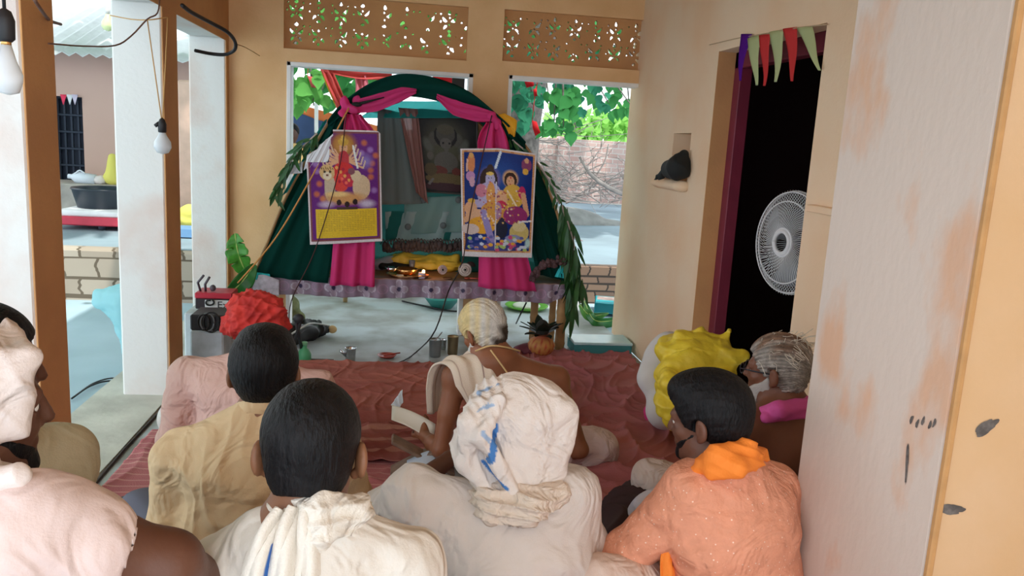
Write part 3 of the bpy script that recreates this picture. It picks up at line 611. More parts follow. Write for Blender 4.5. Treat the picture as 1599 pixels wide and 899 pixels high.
# red and yellow cloth wound round poles, rags
M_red = thin_cloth('red_cloth', (.72, .04, .05), .0, .4); M_yel = thin_cloth('yellow_cloth', (.85, .55, .05), 0, .4); M_rose = thin_cloth('rose_red', (.80, .16, .16), 0, .4)
def rag(name, pts, D, m, label, cat='rag', thick=.003, group=None):
    V = np.array([px(x, y, D+.03*math.sin(i*2.3)) for i, (x, y) in enumerate(pts)]); c = V.mean(0)+[0, -.05, 0]; n = len(V)
    A = np.vstack([V, c, V+[0, .012, 0], c+[0, .02, 0]]); Fs = [[i, (i+1) % n, n] for i in range(n)]+[[i+n+1, 2*n+1, (i+1) % n+n+1] for i in range(n)]+[[i, i+n+1, (i+1) % n+n+1, (i+1) % n] for i in range(n)]
    k = int(V[:, 2].argmax()); return obj(name, join((A, Fs), tube([V[k]+[0, .006, -.01], V[k]+[.02, .02, .30]], .003, 4)), m, label=label, cat=cat, group=group)
fp = empty('wrapped_pole', px(515, 100, 7.2), 'bamboo pole frame wound with red and yellow cloth in left opening', 'pole')
obj('pole', join(tube([px(507, 105, 7.2), px(536, 175, 7.2)], .022, 8), tube([px(495, 100, 7.2), px(612, 118, 7.2)], .02, 8), tube([px(563, 112, 7.2), px(566, 160, 7.2)], .02, 8), tube([px(536, 175, 7.2), px(540, 420, 7.2)], .02, 8), tube([px(540, 420, 7.2), px(540, 420, 7.2)*[1, 1, 0]], .02, 8)), mat('bamboo', (.52, .36, .18), .6, var=.3, vscale=10), fp)
obj('red_wrap', strip([px(509, 106, 7.15), px(524, 140, 7.13), px(537, 172, 7.15)], .09, (1, 0, .3), 8, 2, .02, .004), M_rose, fp)
obj('yellow_wrap', strip([px(503, 108, 7.16), px(516, 142, 7.16), px(530, 172, 7.16)], .03, (1, 0, .3), 5, 1, .01, .004), M_yel, fp)
obj('red_wrap', strip([px(505, 104, 7.15), px(560, 115, 7.12), px(612, 116, 7.15)], .09, (0, 0, 1), 8, 2, .02, .004), M_rose, fp)
obj('red_wrap', strip([px(563, 112, 7.15), px(565, 140, 7.12), px(558, 165, 7.15)], .10, (1, 0, .1), 8, 3, .02, .004), mat('rose_net', (.72, .2, .28), .8), fp)
rag('red_rag', [(640, 137), (690, 113), (706, 112), (706, 141), (690, 141), (668, 130)], 6.9, M_red, 'bright red triangular rag at the top of left opening')
dk = px(716, 112, 6.8); obj('black_sheet', join(tube([px(716, 105, 6.79), px(716, 60, 6.79)], .006, 5), box((px(706, 120, 6.8)[0], 6.78, px(710, 175, 6.8)[2]), (px(726, 120, 6.8)[0], 6.80, px(710, 100, 6.8)[2]))), mat('black_sheet', (.02, .022, .03), .5), label='black sheet hanging behind the red rag', cat='sheet')
rag('red_rag', [(818, 122), (832, 120), (834, 134), (822, 137)], 7.3, M_red, 'small red rag among leaves at top of right opening')
rag('red_rag', [(831, 188), (838, 190), (844, 207), (836, 212), (832, 200)], 7.25, M_red, 'small red rag hanging below the leaves')
rag('red_rag', [(833, 139), (838, 138), (839, 150), (834, 150)], 7.25, M_red, 'tiny red rag knotted between two bigger rags')
rag('red_rag', [(480, 118), (496, 122), (498, 138), (486, 136)], 7.9, M_rose, 'pink red rag among leaves in left opening')
# dust heap and red scraps on the terrace
p = px(900, 338, 11.8); p[2] = .36
obj('earth_heap', sdf([ell(p+[-.35, 0, -.02], (.85, .4, .26)), ell(p+[.3, 0, -.02], (.5, .3, .10))], .04), mat('earth_grey', (.30, .30, .29), .95, var=.3, vscale=6, bump=.5), label='low heap of grey earth on the terrace', cat='heap')
r = np.random.default_rng(5); p = px(893, 352, 9.6); p[2] = .362
obj('red_scraps', leaf_geo(p+r.uniform(-.12, .12, (14, 3))*[1, 1, .0]+[0, 0, .01], r.normal(0, 1, (14, 3))*[1, 1, .2], np.tile([0, 0, 1.], (14, 1)), [.07]*14, [.04]*14), mat('dark_red', (.35, .05, .04), .8), label='scatter of dark red scraps at terrace edge', cat='scraps', kind='stuff')
# ================================================================ THE SHRINE
zT = px(640, 436, 5.6)[2]; tX0 = px(398, 440, 5.6)[0]; tX1 = px(890, 455, 5.6)[0]; tY0, tY1 = 5.60, 6.03
M_bam = mat('bamboo_old', (.48, .27, .11), .55, var=.4, vscale=7, bump=.2, bscale=30)
tt = empty('bamboo_table', ((tX0+tX1)/2, 5.9, 0), 'long low bamboo table carrying the shrine', 'table')
obj('tabletop', box((tX0, tY0, zT-.035), (tX1, tY1, zT), bev=.006), mat('table_board', (.42, .24, .12), .6, var=.35, vscale=6, stretch=(.2, 1, 1)), tt, smooth=False)
def bamboo(a, b, r0):
    a = np.array(a, float); b = np.array(b, float); n = 25; ts = np.linspace(0, 1, n); rr = [r0*(1.12 if i % 6 == 3 else 1) for i in range(n)]
    return tube([a+(b-a)*t for t in ts], rr, 12)
for x in (tX0+.05, tX1-.045):
    for y in (tY0+.03, tY1-.05): obj('leg', bamboo((x, y, 0), (x, y, zT-.035), .036 if y < 5.9 and x > 0 else .026), M_bam, tt)
obj('leg', bamboo((px(834, 480, 6.0)[0], 5.98, 0), (px(834, 480, 6.0)[0], 5.98, zT-.035), .03), M_bam, tt)
obj('rail', bamboo((tX0, tY0+.03, zT-.07), (tX1, tY0+.03, zT-.07), .028), M_bam, tt); obj('rail', bamboo((tX0, tY1-.05, zT-.07), (tX1, tY1-.05, zT-.07), .026), M_bam, tt)
# patterned plastic table cover hanging over the front edge
nU, nV = 420, 40; P = np.zeros((nU, nV, 3)); UU = np.linspace(tX0-.02, tX1+.01, nU)
zb = px(640, 466, 5.58)[2]
for i, u in enumerate(UU):
    sag = .012*math.sin(u*5)+.008*math.sin(u*17); s_ = (u-tX0)/(tX1-tX0)
    low = zb+sag*.5+(.05 if s_ > .93 else 0)*(s_-.93)/.07
    for j in range(nV):
        t = j/(nV-1)
        if t < .35: P[i, j] = (u, tY0+.09-.105*t/.35, zT+.004)
        else: q = (t-.35)/.65; P[i, j] = (u, tY0-.016-.012*q*math.sin(u*31+1)-.006*math.sin(u*73), zT+.002+(low-zT)*q)
V, Fs = grid(P, .002); uu = np.tile(np.repeat(UU, nV), 2)-tX0; qq = np.tile(np.tile(np.linspace(0, 1, nV), nU), 2)
col = np.tile([.30, .22, .30], (len(V), 1)).astype(float); per = .225; lx = ((uu+.03) % per)-per/2; lz = (qq-.70)*.19
rr = np.hypot(lx, lz); th = np.arctan2(lz, lx); m1 = (rr < .066*np.abs(np.cos(2*th+.0))**.5) & (rr > .016); col[m1] = [.42, .33, .42]; col[(np.abs(rr-.060*np.abs(np.cos(2*th))**.5) < .0045) & (rr > .02)] = [.60, .56, .66]
col[rr < .014] = [.03, .02, .07]; lx2 = ((uu+.03+per/2) % per)-per/2; r2 = np.hypot(lx2, lz*1.2); col[np.abs(r2-.035) < .004] = [.42, .26, .38]; col[np.abs(r2-.020) < .003] = [.36, .22, .34]; col[(qq < .37)] = [.36, .22, .17]
tc = obj('table_cover', (V, Fs), mat('plastic_cover', (.3, .2, .3), .45, attr='Col', var=.25, vscale=9), cols=col, label='mauve plastic table cover printed with pale flowers hanging off table edge', cat='table cover')
sh = obj('paper_sheet', strip([px(395, 444, 5.56), px(412, 442, 5.54), px(436, 450, 5.55)], .115, (0, 0, 1), 8, 1, .004, .002), mat('paper_lilac', (.66, .62, .72), .6, var=.3, vscale=30), label='pale printed sheet folded over the left table corner', cat='sheet')
# ---- canopy
A_ = [(397, 430), (420, 372), (448, 305), (484, 240), (520, 182), (562, 145), (610, 124), (650, 121), (692, 130), (735, 150), (782, 190), (828, 238), (862, 310), (882, 380), (890, 436)]
front = curve([px(x, y, 5.60) for x, y in A_], 70); back = front.copy(); cx = front[:, 0].mean(); back[:, 1] = 6.02; back[:, 0] = cx+(back[:, 0]-cx)*.97; back[:, 2] = zT+(back[:, 2]-zT)*.93
cn = empty('shrine_canopy', ((tX0+tX1)/2, 5.9, zT), 'dark green net canopy arched over the shrine table', 'canopy')
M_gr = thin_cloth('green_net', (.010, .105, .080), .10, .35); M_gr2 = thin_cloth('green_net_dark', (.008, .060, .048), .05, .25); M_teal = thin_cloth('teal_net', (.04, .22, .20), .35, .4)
m = len(front); P = np.zeros((m, 10, 3))
for i in range(m):
    for j in range(10): t = j/9; P[i, j] = front[i]*(1-t)+back[i]*t+np.array([0, 0, -.03*math.sin(t*3.14)])+[0, 0, .006*math.sin(i*1.7+j)]
obj('roof_net', grid(P, .002), M_gr, cn)
obj('front_rib', tube(front, .010, 8), M_bam, cn); obj('back_rib', tube(back, .010, 8), M_bam, cn)
# thick rolled valance along the crown of the arch
i0, i1 = int(m*.28), int(m*.78); seg = front[i0:i1]; n = len(seg); P = np.zeros((n, 10, 3))
for i in range(n):
    t = i/(n-1); wdt = (.045+.105*math.sin(t*3.14)**.8)
    for j in range(10): v = j/9; P[i, j] = seg[i]+np.array([0, -.03-.018*math.sin(v*7+t*9), .02-wdt*v])
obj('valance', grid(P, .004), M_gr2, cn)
def panel(name, pts, D, m, part=None, amp=.012, nu=26, nv=20, fr=16, own=None, th=.003, seed=0):
    # four-cornered cloth panel: pts TL,TR,BR,BL in picture rays at depths D
    D = np.broadcast_to(D, (4,)); q = [px(x, y, d) for (x, y), d in zip(pts, D)]; P = np.zeros((nu, nv, 3))
    for i in range(nu):
        for j in range(nv):
            s, t = i/(nu-1), j/(nv-1); b = (q[0]*(1-s)+q[1]*s)*(1-t)+(q[3]*(1-s)+q[2]*s)*t
            P[i, j] = b+[0, amp*math.sin(s*fr+2*t+seed)+.4*amp*math.sin(s*fr*2.3+t*5+seed), 0]
    return grid(P, th)
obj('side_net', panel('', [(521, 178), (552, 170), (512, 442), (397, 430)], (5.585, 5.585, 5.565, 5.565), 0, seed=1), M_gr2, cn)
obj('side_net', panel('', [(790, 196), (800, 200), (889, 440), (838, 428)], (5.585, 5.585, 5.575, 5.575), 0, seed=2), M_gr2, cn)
obj('teal_edge', panel('', [(505, 190), (511, 186), (448, 300), (440, 306)], (5.57,)*4, 0, amp=.003), thin_cloth('teal_edge', (.02, .32, .29), 0, .4), cn)
obj('teal_hem', panel('', [(395, 424), (421, 428), (424, 440), (396, 436)], (5.55,)*4, 0, amp=.004), mat('cyan_hem', (.02, .55, .60), .6), cn)
obj('teal_hem', panel('', [(880, 404), (886, 405), (892, 436), (866, 432)], (5.56,)*4, 0, amp=.004), MATS['cyan_hem'], cn)
obj('back_net', panel('', [(500, 215), (790, 215), (880, 425), (420, 425)], (6.01,)*4, 0, amp=.015, fr=24), M_teal, cn)
obj('crown_net', panel('', [(600, 158), (725, 158), (760, 184), (560, 184)], (5.96, 5.96, 5.88, 5.88), 0, amp=.01), thin_cloth('bright_teal', (.08, .55, .52), .3, .6), cn)
obj('grey_drape', panel('', [(590, 168), (628, 176), (660, 318), (585, 320)], (5.85, 5.95, 5.95, 5.8), 0, amp=.01, seed=3), mat('grey_cloth', (.16, .21, .21), .9), cn)
obj('clear_sheet', panel('', [(622, 168), (652, 170), (668, 318), (650, 300)], (5.9,)*4, 0, amp=.008, seed=4), mat('brown_sheet', (.30, .14, .12), .5, alpha=.85), cn)
obj('outside_glimpse', panel('', [(602, 330), (745, 330), (745, 376), (602, 376)], (5.99,)*4, 0, amp=.02, fr=20, seed=5), thin_cloth('outside_white', (.62, .76, .76), .1, .5), cn)  # bright outdoors seen through the net, put into two pale sheets
obj('outside_glimpse', panel('', [(632, 308), (770, 305), (770, 360), (630, 366)], (5.97,)*4, 0, amp=.02, fr=14, seed=6), thin_cloth('pale_teal', (.42, .62, .60), .15, .5), cn)
for (x, y) in ((662, 312), (692, 352), (637, 354), (716, 312)):
    p = px(x, y, 5.93); obj('print_spot', lathe(p, [(.002, -.004), (.024, -.004), (.024, .004), (.002, .004)], 16, axis=(0, 1, 0)), mat('spot_grey', (.12, .16, .17), .6), cn)
# garland of dark beads and big curls
gb = []
r = np.random.default_rng(3)
for k, x in enumerate(np.linspace(598, 722, 26)):
    p = px(x, 383+1.5*math.sin(k), 5.86); gb.append(blob(p+r.normal(0, .006, 3), (.020, .018, .030), n=8, m=6)); gb.append(tube(curve([p+[-.016, -.01, .01], p+[0, -.02, .048], p+[.018, -.01, .012]], 8), .004, 5)); gb.append(blob(p+[.01, .012, -.03], (.016, .016, .022), n=8, m=5))
obj('garland', join(*gb), mat('garland_dark', (.06, .05, .055), .7, var=.4, vscale=30), label='dark dried flower garland strung low across the shrine back', cat='garland')
gb = []
for k in range(16):
    t = k/15; p = px(832+50*t, 432-34*t-6*math.sin(t*5), 5.545); gb += [blob(p+r.normal(0, .014, 3)*[1, .5, 1], (.015, .012, .015), n=8, m=5, f=lambda V: 1+.25*np.sin(V[:, 0]*9+V[:, 2]*7)) for _ in range(7)]
obj('garland', join(*gb), mat('garland_maroon', (.13, .07, .075), .8, var=.4, vscale=30), label='maroon dried flower garland on the right end of the table', cat='garland')
# ---- pink scarves
M_pk = thin_cloth('pink_cloth', (.92, .10, .36), .0, .5)
ps = empty('pink_scarf', px(545, 165, 5.53), 'pink scarf knotted at the left of the arch falling behind the goddess poster', 'scarf')
obj('knot', sdf([ell(px(538, 160, 5.53), (.035, .03, .04)), ell(px(552, 170, 5.52), (.04, .03, .035)), ell(px(535, 176, 5.52), (.03, .03, .03)), ell(px(556, 156, 5.54), (.03, .025, .03))], .006, folds(.008, 1.6, 3)), M_pk, ps)
obj('tail', strip([px(552, 178, 5.53), px(562, 220, 5.535), px(556, 320, 5.535), px(550, 446, 5.53)], [.10, .24, .26, .30], (1, 0, 0), 40, 2.3, .022, .003, 50, 2), M_pk, ps)
obj('swag', strip([px(556, 166, 5.53), px(590, 160, 5.53), px(625, 148, 5.535), px(650, 142, 5.55)], [.09, .12, .10, .03], (.1, 0, 1), 12, 2, .012, .003, 30, 1), M_pk, ps)
ps2 = empty('pink_scarf', px(770, 190, 5.53), 'pink scarf knotted at the right of the arch falling behind the couple poster', 'scarf')
obj('knot', sdf([ell(px(768, 182, 5.53), (.035, .03, .035)), ell(px(776, 194, 5.53), (.03, .03, .04))], .006, folds(.008, 1.6, 5)), M_pk, ps2)
obj('tail', strip([px(770, 192, 5.53), px(770, 225, 5.53), px(778, 320, 5.54), px(793, 452, 5.53)], [.10, .22, .24, .42], (1, 0, -.05), 46, 2.1, .024, .003, 50, 4), M_pk, ps2)
obj('swag', strip([px(682, 150, 5.55), px(710, 168, 5.535), px(745, 178, 5.53), px(768, 182, 5.53)], [.03, .10, .10, .07], (.15, 0, 1), 12, 2, .012, .003, 30, 1), M_pk, ps2)
obj('orange_rag', strip([px(782, 178, 5.56), px(796, 190, 5.56), px(800, 214, 5.57)], [.05, .10, .03], (1, 0, .2), 8, 1, .01, .003), mat('marigold', (.85, .42, .02), .7), label='marigold cloth scrap tucked right of the right knot', cat='rag')
kn = px(557, 163, 5.51); obj('black_tie', join(blob(kn, (.035, .02, .016), n=10, m=7), tube([kn, px(600, 152, 5.53)], [.012, .004], 6)), mat('black_cloth', (.012, .014, .014), .8), label='black cord tie beside the left pink knot', cat='tie')
# ---- posters, painted cell by cell
class Art:
    def __init__(s, nx, ny, bg): s.u, s.v = np.meshgrid((np.arange(nx))/(nx-1), np.arange(ny)/(ny-1), indexing='ij'); s.c = np.tile(np.array(bg, float), (nx, ny, 1)); s.asp = 1.5; s.r = np.random.default_rng(1)
    def E(s, x, y, a, b, c, rot=0, soft=0):
        X = s.u-x; Y = (s.v-y)*s.asp; X, Y = X*math.cos(rot)+Y*math.sin(rot), -X*math.sin(rot)+Y*math.cos(rot); d = np.sqrt((X/a)**2+(Y/(b*s.asp))**2)
        k = np.clip((1-d)/max(soft, 1e-3), 0, 1)[:, :, None]; s.c = s.c*(1-k)+np.array(c)*k
    def B(s, x0, y0, x1, y1, c): m = (s.u >= x0) & (s.u <= x1) & (s.v >= y0) & (s.v <= y1); s.c[m] = c
    def Ln(s, x0, y0, x1, y1, w, c):
        X = s.u-x0; Y = (s.v-y0)*s.asp; dx, dy = x1-x0, (y1-y0)*s.asp; t = np.clip((X*dx+Y*dy)/(dx*dx+dy*dy+1e-9), 0, 1); s.c[np.hypot(X-t*dx, Y-t*dy) < w] = c
    def noise(s, a): s.c = np.clip(s.c*(1+s.r.normal(0, a, s.c.shape[:2])[:, :, None]), 0, 1)
M_print = mat('glossy_print', (1, 1, 1), .45, attr='Col', spec=.15)
SK = (.78, .48, .30)
a = Art(121, 181, (.78, .72, .74)); a.asp = 1.55
a.B(.025, .015, .975, .975, (.30, .10, .12)); a.B(.045, .028, .955, .96, (.20, .035, .26))
for k in range(14): a.E(*((.13, .36), (.16, .47), (.12, .56), (.86, .17), (.88, .29), (.86, .41), (.9, .53), (.78, .11), (.86, .35), (.12, .30), (.2, .60), (.93, .22), (.74, .2), (.8, .45))[k], .055, .035, (.62, .20, .12) if k % 3 else (.42, .24, .55), 0, .6)
a.E(.80, .27, .12, .09, (.34, .26, .58), 0, .8)
a.E(.50, .13, .21, .13, (.45, .20, .06), 0, .4); a.E(.50, .13, .15, .10, (.60, .33, .10), 0, .5)
for k in range(9):
    t = -2.75+k*.30; a.Ln(.5, .30, .5-.26*math.cos(t+2.75-.1), .30-.13*math.sin(t*1+3.1), .010, SK)
for sx in (-1, 1):
    for k in range(5): a.Ln(.5+sx*.04, .27, .5+sx*(.14+.03*k), .19+.035*k, .013, SK); a.Ln(.5+sx*(.14+.03*k), .19+.035*k, .5+sx*(.17+.03*k), .13+.035*k, .010, (.75, .58, .45))
a.E(.5, .155, .055, .05, SK); a.E(.5, .105, .07, .035, (.70, .45, .10)); a.E(.5, .075, .03, .03, (.80, .55, .15)); a.Ln(.475, .15, .485, .15, .006, (.1, .05, .05)); a.Ln(.515, .15, .525, .15, .006, (.1, .05, .05))
a.E(.5, .26, .075, .08, (.60, .08, .10)); a.E(.49, .37, .15, .09, (.70, .06, .06)); a.E(.45, .46, .11, .08, (.78, .10, .08)); a.E(.56, .43, .09, .07, (.62, .05, .10))
for k in range(12): a.E(.40+.018*k, .33+.012*(k*5 % 12), .02, .015, ((.85, .45, .15), (.9, .2, .15), (.5, .03, .08))[k % 3])
a.E(.30, .50, .075, .13, (.62, .50, .38)); a.E(.27, .37, .105, .07, (.72, .50, .26)); a.E(.27, .40, .06, .035, (.80, .70, .55)); a.E(.235, .365, .018, .012, (.1, .07, .04)); a.E(.31, .365, .018, .012, (.1, .07, .04)); a.E(.27, .395, .02, .01, (.25, .1, .08))
for k in range(6): a.Ln(.19+.03*k, .325+.01*(k % 2), .2+.03*k, .345, .006, (.25, .14, .06))
a.E(.73, .50, .12, .11, (.72, .55, .38)); a.E(.66, .40, .07, .05, (.75, .60, .42)); a.E(.60, .36, .05, .03, (.3, .12, .15))
a.E(.5, .60, .36, .07, (.68, .38, .16), 0, .5); a.E(.4, .56, .2, .03, (.85, .62, .30), 0, .5); a.E(.25, .65, .15, .04, (.60, .48, .62), 0, .7); a.E(.8, .65, .15, .05, (.66, .58, .72), 0, .7)
for x, y in ((.42, .635), (.53, .65), (.64, .63)): a.E(x, y, .034, .026, (.05, .02, .02))
a.B(.10, .69, .93, .945, (.80, .58, .06)); a.B(.39, .675, .67, .695, (.12, .07, .05)); a.Ln(.41, .686, .65, .686, .004, (.75, .6, .3))
for k in range(13):
    for q in range(22):
        if (q*7+k*5) % 11: a.Ln(.12+.036*q, .715+.017*k, .142+.036*q, .715+.017*k, .0028, (.55, .38, .06))
a.Ln(.63, .14, .685, .33, .013, (.82, .82, .80)); a.noise(.05)
def poster(D, TL, TR, BR, BL, art, name, label, cutc=None, crease=None, curl=.012):
    nx, ny = art.u.shape; q = [px(x, y, D) for x, y in (TL, TR, BR, BL)]; u = art.u[..., None]; v = art.v[..., None]
    P = (q[0]*(1-u)+q[1]*u)*(1-v)+(q[3]*(1-u)+q[2]*u)*v
    P[..., 1] += curl*np.sin(art.u*5+art.v*3)+(-.015*np.abs(art.u-.48)*-1 if crease else 0)
    if crease: P[..., 2] += .02*np.clip(1-np.abs(art.u-.5)*2, 0, 1)*(1-art.v)**2
    Ai = P.reshape(-1, 3); n = len(Ai); ok = np.ones((nx-1, ny-1), bool)
    if cutc is not None:
        uc = (art.u[:-1, :-1]); vc = art.v[:-1, :-1]; ok = ~cutc(uc, vc)
    I, J = np.nonzero(ok); ix = lambda i, j: i*ny+j
    f = np.stack([ix(I, J), ix(I, J+1), ix(I+1, J+1), ix(I+1, J)], 1); f2 = f[:, ::-1]+n
    pad = np.zeros((nx+1, ny+1), bool); pad[1:-1, 1:-1] = ok; fs = [f, f2]
    for (di, dk, e) in ((-1, 0, ((0, 0), (0, 1))), (1, 0, ((1, 1), (1, 0))), (0, -1, ((1, 0), (0, 0))), (0, 1, ((0, 1), (1, 1)))):
        I, J = np.nonzero(ok & ~pad[1+di:nx+di, 1+dk:ny+dk]); aa = ix(I+e[0][0], J+e[0][1]); bb = ix(I+e[1][0], J+e[1][1]); fs.append(np.stack([aa, aa+n, bb+n, bb], 1))
    V = np.vstack([Ai, Ai+[0, .0025, 0]]); cc = np.vstack([np.clip(art.c.reshape(-1, 3), 0, 1)**1.25*.95, np.full((n, 3), .75)])
    t = empty(name, q[3], label, 'poster'); obj('print', (V, np.vstack(fs)), M_print, t, cols=cc); return t
corner = lambda u, v: ((u < .33) & (v < .28-.9*np.maximum(u-.29, 0)*4) & ~((u > .30-.0*v) & (v > 1.3*(.42-u)+.0))) | (((1-u) < .06) & (v < .04) & (np.hypot((1-u)-.06, (v-.04)*1.5) > .06)) | ((u < .36) & (v < .05+(.36-u)*.9) & (v < .27))
po = poster(5.47, (476, 201), (594, 204), (597, 377), (484, 382), a, 'deity_poster', 'purple poster of a many armed goddess above a yellow text block', corner)
obj('folded_corner', panel('', [(500, 226), (527, 203), (512, 252), (478, 264)], (5.485,)*4, 0, amp=.003), mat('paper_back', (.74, .75, .80), .5), po)
obj('folded_corner', panel('', [(480, 242), (503, 228), (478, 262), (474, 266)], (5.49,)*4, 0, amp=.003), MATS['paper_back'], po)
obj('paper_scrap', panel('', [(458, 258), (473, 252), (472, 270), (441, 273)], (5.55,)*4, 0, amp=.003), MATS['paper_back'], label='white paper scrap clipped on canopy left of the goddess poster', cat='paper')
b = Art(121, 181, (.80, .76, .78)); b.asp = 1.5
b.B(.02, .012, .98, .955, (.62, .30, .12)); 
for k in range(60): b.B(.02, .012+.0158*k, .05, .018+.0158*k, (.85, .55, .30)); b.B(.95, .012+.0158*k, .98, .018+.0158*k, (.85, .55, .30)); b.B(.02+.016*k, .012, .026+.016*k, .03, (.85, .55, .3)); b.B(.02+.016*k, .935, .026+.016*k, .955, (.85, .55, .3))
b.B(.05, .03, .95, .935, (.02, .06, .27)); b.E(.5, .25, .42, .2, (.035, .13, .42), 0, .9); b.E(.38, .27, .17, .12, (.42, .26, .46), 0, .6)
b.E(.66, .26, .12, .09, (.80, .50, .25), 0, .3); b.E(.66, .27, .085, .07, (.07, .03, .02)); b.E(.66, .285, .055, .05, SK); b.E(.64, .28, .006, .004, (.05, 0, 0)); b.E(.68, .28, .006, .004, (.05, 0, 0)); b.E(.66, .31, .014, .005, (.6, .05, .08)); b.E(.66, .25, .01, .01, (.7, .02, .05))
b.E(.37, .29, .12, .12, (.07, .035, .03)); b.E(.39, .20, .05, .06, (.09, .05, .04)); b.E(.39, .275, .062, .062, (.56, .52, .72)); b.E(.37, .265, .007, .005, (.05, 0, .05)); b.E(.41, .265, .007, .005, (.05, 0, .05)); b.E(.39, .30, .016, .006, (.65, .1, .12)); b.E(.39, .225, .05, .015, (.85, .65, .2))
b.E(.38, .42, .16, .12, (.56, .50, .72)); b.E(.27, .38, .08, .06, (.70, .30, .40)); b.E(.22, .50, .13, .035, (.56, .50, .72), .2); b.E(.40, .43, .06, .13, (.78, .42, .14)); 
b.E(.70, .42, .15, .11, (.78, .52, .12)); b.E(.82, .38, .05, .06, (.62, .06, .20)); b.Ln(.84, .40, .90, .58, .035, SK); b.E(.66, .48, .12, .07, (.72, .48, .10)); b.Ln(.62, .37, .80, .56, .012, (.9, .8, .6))
b.E(.45, .58, .19, .11, (.72, .40, .10)); b.E(.74, .60, .17, .09, (.40, .07, .24)); b.E(.54, .46, .08, .09, (.80, .50, .32)); b.E(.54, .50, .07, .035, (.66, .06, .14)); b.E(.50, .56, .05, .08, (.50, .30, .45)); 
b.E(.13, .55, .085, .07, SK); b.E(.14, .50, .05, .04, SK); b.E(.14, .475, .05, .02, (.75, .5, .1)); b.E(.20, .62, .15, .07, (.80, .52, .34)); b.E(.28, .70, .19, .08, (.82, .46, .06)); b.E(.12, .74, .12, .05, (.74, .62, .58)); b.Ln(.30, .58, .42, .86, .045, (.40, .34, .62)); b.Ln(.16, .52, .06, .66, .03, SK)
b.E(.55, .73, .085, .09, (.045, .05, .09)); b.E(.55, .66, .04, .04, (.06, .05, .10)); b.E(.80, .76, .14, .09, (.72, .60, .26)); b.E(.80, .70, .10, .05, (.80, .70, .42)); b.E(.72, .82, .12, .04, (.35, .38, .60))
b.E(.14, .13, .05, .09, (.76, .34, .16)); b.E(.14, .06, .03, .025, (.80, .5, .2)); b.Ln(.09, .10, .08, .20, .012, (.8, .55, .45)); b.E(.13, .25, .06, .045, (.62, .36, .60)); b.E(.15, .30, .035, .05, (.70, .45, .55)); b.E(.87, .12, .07, .06, (.34, .10, .22)); b.E(.87, .08, .03, .025, SK); b.E(.86, .18, .04, .03, (.80, .52, .12))
b.E(.5, .90, .42, .05, (.12, .12, .36), 0, .4)
rr_ = np.random.default_rng(9)
for k in range(60): b.E(rr_.uniform(.1, .9), rr_.uniform(.80, .93), .03, .015, ((.85, .5, .1), (.5, .65, .25), (.7, .75, .85), (.7, .15, .3), (.2, .2, .5))[k % 5])
for k in range(110): b.E(rr_.uniform(.22, .80), rr_.uniform(.36, .70), .012, .008, ((.9, .65, .25), (.35, .12, .2), (.85, .7, .6), (.6, .2, .12))[k % 4])
b.Ln(.525, .03, .46, .17, .016, (.72, .80, .88)); b.Ln(.47, .30, .46, .92, .006, (.72, .7, .75)); b.Ln(.80, .655, .96, .645, .012, (.85, .85, .9)); b.E(.93, .86, .05, .06, (.55, .75, .75), 0, .5); b.noise(.05)
poster(5.47, (719, 232), (838, 240), (831, 403), (722, 400), b, 'deity_poster', 'blue poster of a seated divine couple with attendants', None, True)
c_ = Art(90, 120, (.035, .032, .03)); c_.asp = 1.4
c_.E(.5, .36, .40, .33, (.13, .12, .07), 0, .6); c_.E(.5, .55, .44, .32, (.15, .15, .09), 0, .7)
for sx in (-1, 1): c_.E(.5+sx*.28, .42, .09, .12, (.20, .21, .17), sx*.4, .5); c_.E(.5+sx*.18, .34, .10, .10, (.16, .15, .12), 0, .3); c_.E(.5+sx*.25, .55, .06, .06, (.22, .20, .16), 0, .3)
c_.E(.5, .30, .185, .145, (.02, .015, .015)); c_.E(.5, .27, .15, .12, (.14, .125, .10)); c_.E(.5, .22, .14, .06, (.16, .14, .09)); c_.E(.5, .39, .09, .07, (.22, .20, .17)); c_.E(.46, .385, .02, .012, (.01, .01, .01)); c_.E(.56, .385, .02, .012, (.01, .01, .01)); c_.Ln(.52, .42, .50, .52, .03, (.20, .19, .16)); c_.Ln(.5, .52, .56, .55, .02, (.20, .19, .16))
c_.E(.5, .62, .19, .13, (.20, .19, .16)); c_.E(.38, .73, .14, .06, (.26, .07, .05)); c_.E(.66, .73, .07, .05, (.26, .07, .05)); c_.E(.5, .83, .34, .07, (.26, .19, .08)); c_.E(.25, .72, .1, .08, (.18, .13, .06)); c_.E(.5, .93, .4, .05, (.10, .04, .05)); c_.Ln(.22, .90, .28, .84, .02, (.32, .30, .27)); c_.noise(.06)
gp_ = empty('framed_picture', px(695, 300, 5.95), 'dim arched picture of an elephant headed deity hung inside the canopy', 'picture')
nx, ny = c_.u.shape; q = [px(x, y, 5.95) for x, y in ((644, 170), (745, 178), (745, 305), (650, 297))]; u = c_.u[..., None]; v = c_.v[..., None]; P = (q[0]*(1-u)+q[1]*u)*(1-v)+(q[3]*(1-u)+q[2]*u)*v
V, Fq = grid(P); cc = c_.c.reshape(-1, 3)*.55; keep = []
uu = c_.u.ravel(); vv = c_.v.ravel(); rad = .14
out = lambda i: ((uu[i] < rad) & (vv[i] < rad) & (np.hypot(uu[i]-rad, vv[i]-rad) > rad)) | ((uu[i] > 1-rad) & (vv[i] < rad) & (np.hypot(uu[i]-1+rad, vv[i]-rad) > rad))
Fq = [f for f in Fq if not any(out(i) for i in f)]
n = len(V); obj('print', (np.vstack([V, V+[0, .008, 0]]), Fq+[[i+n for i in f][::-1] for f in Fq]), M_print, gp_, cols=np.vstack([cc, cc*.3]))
fr = []
for s in np.linspace(0, 1, 14): fr.append((s, 1))
